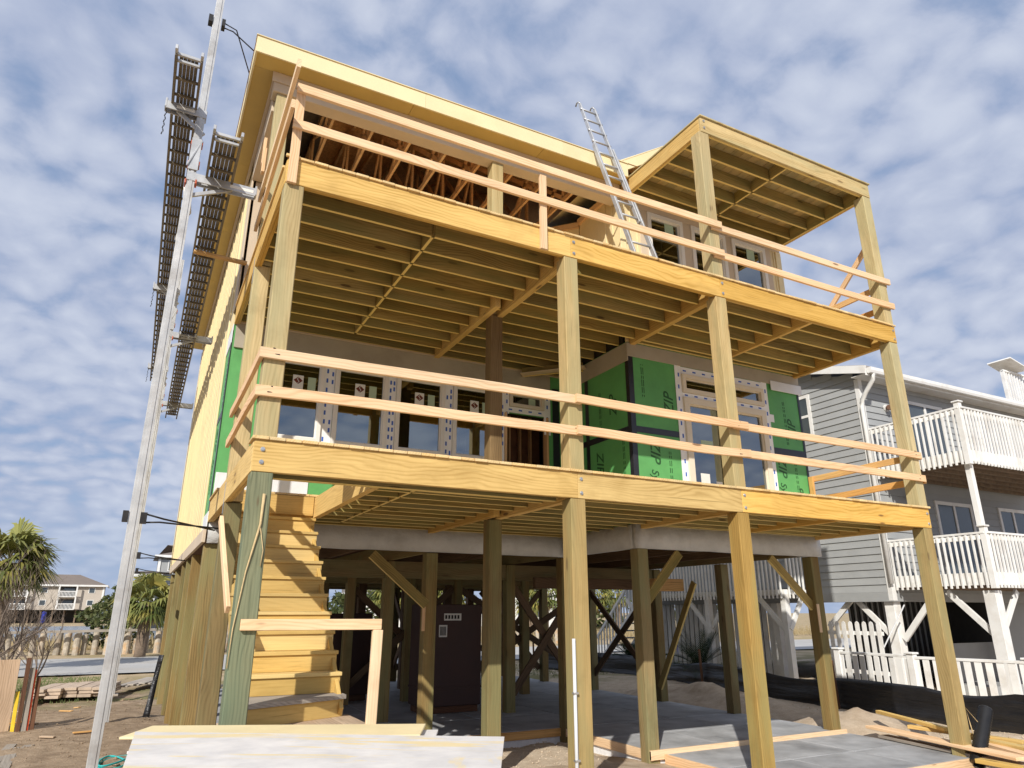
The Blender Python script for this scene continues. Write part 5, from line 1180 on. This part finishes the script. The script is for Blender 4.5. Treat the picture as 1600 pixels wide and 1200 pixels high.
# decks
DXL, DYF = 15.22, 2.32
def ndeck(zb_, zt_):
    box('deck_floor', (DXL+.06, DYF+.06, zb_+.08), (22, NY-.03, zb_+.26), 'palm_trunk', N, 0., axis=0)
    for k in range(6): bar('deck_joist', (DXL+.1, DYF+.3+.36*k, zb_+.05), (22, DYF+.3+.36*k, zb_+.05), .05, .12, 'palm_trunk', N)
    box('deck_rim', (DXL, DYF+.02, zb_+.02), (DXL+.05, NY-.03, zb_+.28), 'white_paint', N); box('deck_rim', (DXL, DYF-.02, zb_+.02), (22, DYF+.019, zb_+.28), 'white_paint', N)
    bar('hand_rail', (DXL+.02, DYF, zt_), (DXL+.02, NY-.03, zt_), .12, .045, 'white_paint', N); bar('hand_rail', (DXL, DYF, zt_+.001), (22, DYF, zt_+.001), .12, .045, 'white_paint', N)
    bar('sub_rail', (DXL+.0, DYF+.05, zt_-.09), (DXL+.0, NY-.03, zt_-.09), .035, .1, 'white_paint', N); bar('sub_rail', (DXL, DYF, zt_-.09), (22, DYF, zt_-.09), .035, .1, 'white_paint', N)
    y = DYF+.12
    while y < NY-.05: box('baluster', (DXL-.055, y, zb_-.04), (DXL-.019, y+.04, zt_-.03), 'white_paint', N, .003); y += .128
    x = DXL+.12
    while x < 19.6: box('baluster', (x, DYF-.06, zb_-.04), (x+.04, DYF-.022, zt_-.03), 'white_paint', N, .003); x += .128
    box('rail_post', (DXL-.03, DYF-.03, zb_-.05), (DXL+.09, DYF+.09, zt_+.12), 'white_paint', N, .004); box('post_cap', (DXL-.06, DYF-.06, zt_+.121), (DXL+.12, DYF+.12, zt_+.16), 'white_paint', N, .01)
ndeck(5.03, 6.28); ndeck(2.39, 3.49)
box('post', (DXL+.08, DYF+.06, 3.66), (DXL+.20, DYF+.18, 5.04), 'white_paint', N); box('post', (19.4, DYF+.06, 2.6), (19.52, DYF+.18, 5.04), 'white_paint', N)
for x, y in ((DXL+.06, DYF+.08), (19.4, DYF+.08), (NX+.06, NY+.05), (19.4, NY+.1)): box('post', (x, y, -.3), (x+.25, y+.25, 2.30), 'white_paint', N, .008)
def nbrace(p0, p1): bar('post_brace', p0, p1, .06, .13, 'white_paint', N)
nbrace((DXL+.18, DYF+.2, 1.35), (DXL+1.1, DYF+.2, 2.3)); nbrace((DXL+.18, DYF+.25, 1.35), (DXL+.18, DYF+1.15, 2.3)); nbrace((NX+.18, NY+.0, 1.25), (NX+.18, NY-.95, 2.3)); nbrace((NX+.16, NY+.25, 1.3), (NX+.16, NY+1.15, 2.2)); nbrace((NX+.16, NY+2.0, 1.5), (NX+.16, NY+1.2, 2.2))
box('under_wall', (16.6, 6.9, 0), (27, 7.0, 2.3), 'painted_shade', N, 0.); box('under_wall', (17.6, 5.2, 0), (24, 5.25, 1.1), 'house_grey', N, 0.); box('under_wall', (20.0, 5.0, 0), (24, 5.05, 2.3), 'house_grey', N, 0.)  # first panel is a dark backdrop added for the shade under the house
for k in range(16): box('lattice_slat', (16.4+.24*k, 6.84, .1), (16.4+.24*k+.05, 6.87, 2.2), 'house_grey', N, 0.)
box('step', (16.2, 3.4, -.1), (17.6, 4.4, .3), 'house_grey', N); box('under_ceiling', (NX+.05, NY+.1, 2.27), (27, 14, 2.295), 'painted_shade', N, 0.)  # ceiling carries the underfloor shade in its colour
# side porch of the neighbour
box('deck_floor', (13.98, 6.80, 2.30), (15.06, 13, 2.42), 'white_paint', N, 0.); bar('hand_rail', (13.98, 6.76, 3.36), (13.98, 13, 3.36), .1, .045, 'white_paint', N); bar('hand_rail', (13.98, 6.78, 3.36), (15.06, 6.78, 3.36), .1, .045, 'white_paint', N)
y = 6.85
while y < 13: box('baluster', (13.92, y, 2.2), (13.96, y+.04, 3.34), 'white_paint', N, .003); y += .135
x = 14.08
while x < 15.0: box('baluster', (x, 6.72, 2.2), (x+.04, 6.76, 3.34), 'white_paint', N, .003); x += .135
for y in (6.80, 9.6, 12.6):
    box('post', (13.98, y, -.3), (14.14, y+.16, 2.30), 'white_paint', N); nbrace((14.06, y+.16, 1.45), (14.06, y+1.0, 2.28)); nbrace((14.06, y, 1.45), (14.06, y-.75, 2.28) if y > 7 else (14.7, y+.05, 2.28))
for y in (8.2, 10.9): box('post', (15.2, y, -.3), (15.42, y+.22, 2.28), 'white_paint', N)
for k in range(9): box('stair_tread', (14.1, 13.05+.26*k, 2.2-.24*k), (15.0, 13.33+.26*k, 2.24-.24*k), 'house_grey', N)
for x in (14.08, 15.0): bar('stair_stringer', (x, 13.0, 2.1), (x, 15.5, .0), .05, .25, 'white_paint', N); bar('hand_rail', (x, 13.0, 3.2), (x, 15.5, 1.0), .06, .09, 'white_paint', N)
for k in range(14): box('baluster', (14.06, 13.1+.175*k, 2.1-.155*k), (14.10, 13.14+.175*k, 3.12-.155*k), 'white_paint', N, .003)
for k in range(26): box('enclosure_board', (15.32, 8.3+.22*k, .05), (15.345, 8.3+.22*k+.17, 2.26), 'white_paint', N, .003)
for k in range(24): box('enclosure_board', (15.4+.25*k, 13.9, .05), (15.4+.25*k+.2, 13.925, 2.26), 'house_grey', N, .003)
# roof terrace rail at the far end
q = pix(1577, 628, Y=9.5); q2 = pix(1577, 582, Y=9.5)
box('terrace_post', (q.x, 9.45, q.z-1.4), (q.x+.14, 9.6, q2.z), 'white_paint', N); bar('hand_rail', (q.x, 9.5, q2.z), (q.x+4, 9.5, q2.z), .12, .08, 'white_paint', N); bar('terrace_hood', (q.x-.1, 9.5, q2.z+.45), (q.x+1.3, 9.5, q2.z+.12), 1.0, .06, 'white_paint', N)
for k in range(14): box('baluster', (q.x+.25+.2*k, 9.47, q.z-1.2), (q.x+.31+.2*k, 9.53, q2.z-.04), 'white_paint', N, .003)
# picket gate and board fence
G = root('picket_gate', 'white picket gate with rounded tops under the grey house', 'gate', (NX, 5.5, 0))
for k in range(9):
    y = 4.98+.19*k; m = MB(); xg = NX-.10; pts = [(y, .1), (y+.11, .1), (y+.11, 1.58), (y+.095, 1.63), (y+.055, 1.655), (y+.015, 1.63), (y, 1.58)]
    m.poly([(xg, *p_) for p_ in pts]); m.poly([(xg+.02, *p_) for p_ in pts])
    for i in range(7): a_, b_ = pts[i], pts[(i+1) % 7]; m.poly([(xg, *a_), (xg, *b_), (xg+.02, *b_), (xg+.02, *a_)])
    m.build('picket', 'white_paint', G)
for z in (.5, 1.38): bar('gate_rail', (NX-.06, 4.95, z), (NX-.06, 6.65, z), .035, .09, 'white_paint', G)
FG = root('board_fence', 'low white spaced-board fence in front of the grey house', 'fence', (14, 3, 0))
fa, fb, fc = pix(1310, 1020, X=13.3), pix(1425, 1030, X=13.3), pix(1610, 1042, X=13.75)
f_pts = [Vector((fa.x, fa.y, 0)), Vector((fb.x, fb.y, 0)), Vector((fc.x, fc.y, 0)), Vector((fc.x+.4, fc.y-1.8, 0))]
for p0, p1, zt_ in zip(f_pts, f_pts[1:], (1.02, 1.0, .98)):
    L_ = (p1-p0).length; n_ = max(2, int(L_/.17)); d = (p1-p0)/L_
    bar('fence_rail', p0+Vector((0, 0, zt_)), p1+Vector((0, 0, zt_)), .12, .05, 'white_paint', FG); bar('fence_rail', p0+Vector((0, 0, .3)), p1+Vector((0, 0, .3)), .04, .09, 'white_paint', FG)
    for k in range(n_):
        c = p0+d*(L_*(k+.5)/n_)+Vector((-.035, 0, 0)); bar('fence_board', c-d*.06+Vector((0, 0, .5)), c+d*.06+Vector((0, 0, .5)), .022, .95, 'white_paint', FG, bev=.003)
    box('fence_post', (p0.x-.07, p0.y-.07, 0), (p0.x+.07, p0.y+.07, zt_+.06), 'white_paint', FG); box('post_cap', (p0.x-.1, p0.y-.1, zt_+.061), (p0.x+.1, p0.y+.1, zt_+.1), 'white_paint', FG, .01)
m = bar('leaning_rod', pix(1381, 1012, X=14.3), pix(1413, 945, X=14.9), .025, .025, 'pvc'); tag(m, 'thin grey rod leaning between the white fence and the grey house', 'rod')
# bins and cone by the grey house
def bin_(p, label, mat):
    T = root('wheelie_bin', label, 'bin', (p.x, p.y, 0), 'wheelie bins beside the grey house'); m = MB()
    lo = [(-.25, -.3), (.25, -.3), (.25, .3), (-.25, .3)]; hi = [(-.3, -.37), (.3, -.37), (.3, .37), (-.3, .37)]
    m.v = [(p.x+a_, p.y+b_, .08) for a_, b_ in lo]+[(p.x+a_, p.y+b_, .98) for a_, b_ in hi]; m.f = [(0, 3, 2, 1), (4, 5, 6, 7)]+[(i, (i+1) % 4, 4+(i+1) % 4, 4+i) for i in range(4)]; m.t = [.5]*6
    m.build('body', mat, T); box('lid', (p.x-.33, p.y-.41, .985), (p.x+.33, p.y+.38, 1.06), mat, T, .02)
    for s_ in (-.27, .27): tubeobj('wheel', [(p.x+s_-.03, p.y+.3, .1), (p.x+s_+.03, p.y+.3, .1)], .1, 'black_plastic', T, 12)
q = pix(1076, 1030, Y=17); bin_(q, 'blue wheelie bin standing between the white posts', 'blue_plastic'); q = pix(1098, 1030, Y=17); bin_(q, 'second blue wheelie bin half hidden by a white post', 'blue_plastic')
def cone(p, label):
    T = root('traffic_cone', label, 'cone', (p.x, p.y, 0), 'orange cones by the road'); tubeobj('cone_body', [(p.x, p.y, .03), (p.x, p.y, .75)], [.16, .03], 'orange_plastic', T, 14); box('cone_base', (p.x-.2, p.y-.2, -.02), (p.x+.2, p.y+.2, .03), 'orange_plastic', T)
cone(pix(1003, 1010, Y=22), 'orange traffic cone by the road behind the middle posts'); cone(pix(1216, 990, Y=21), 'orange traffic cone near the white side porch')
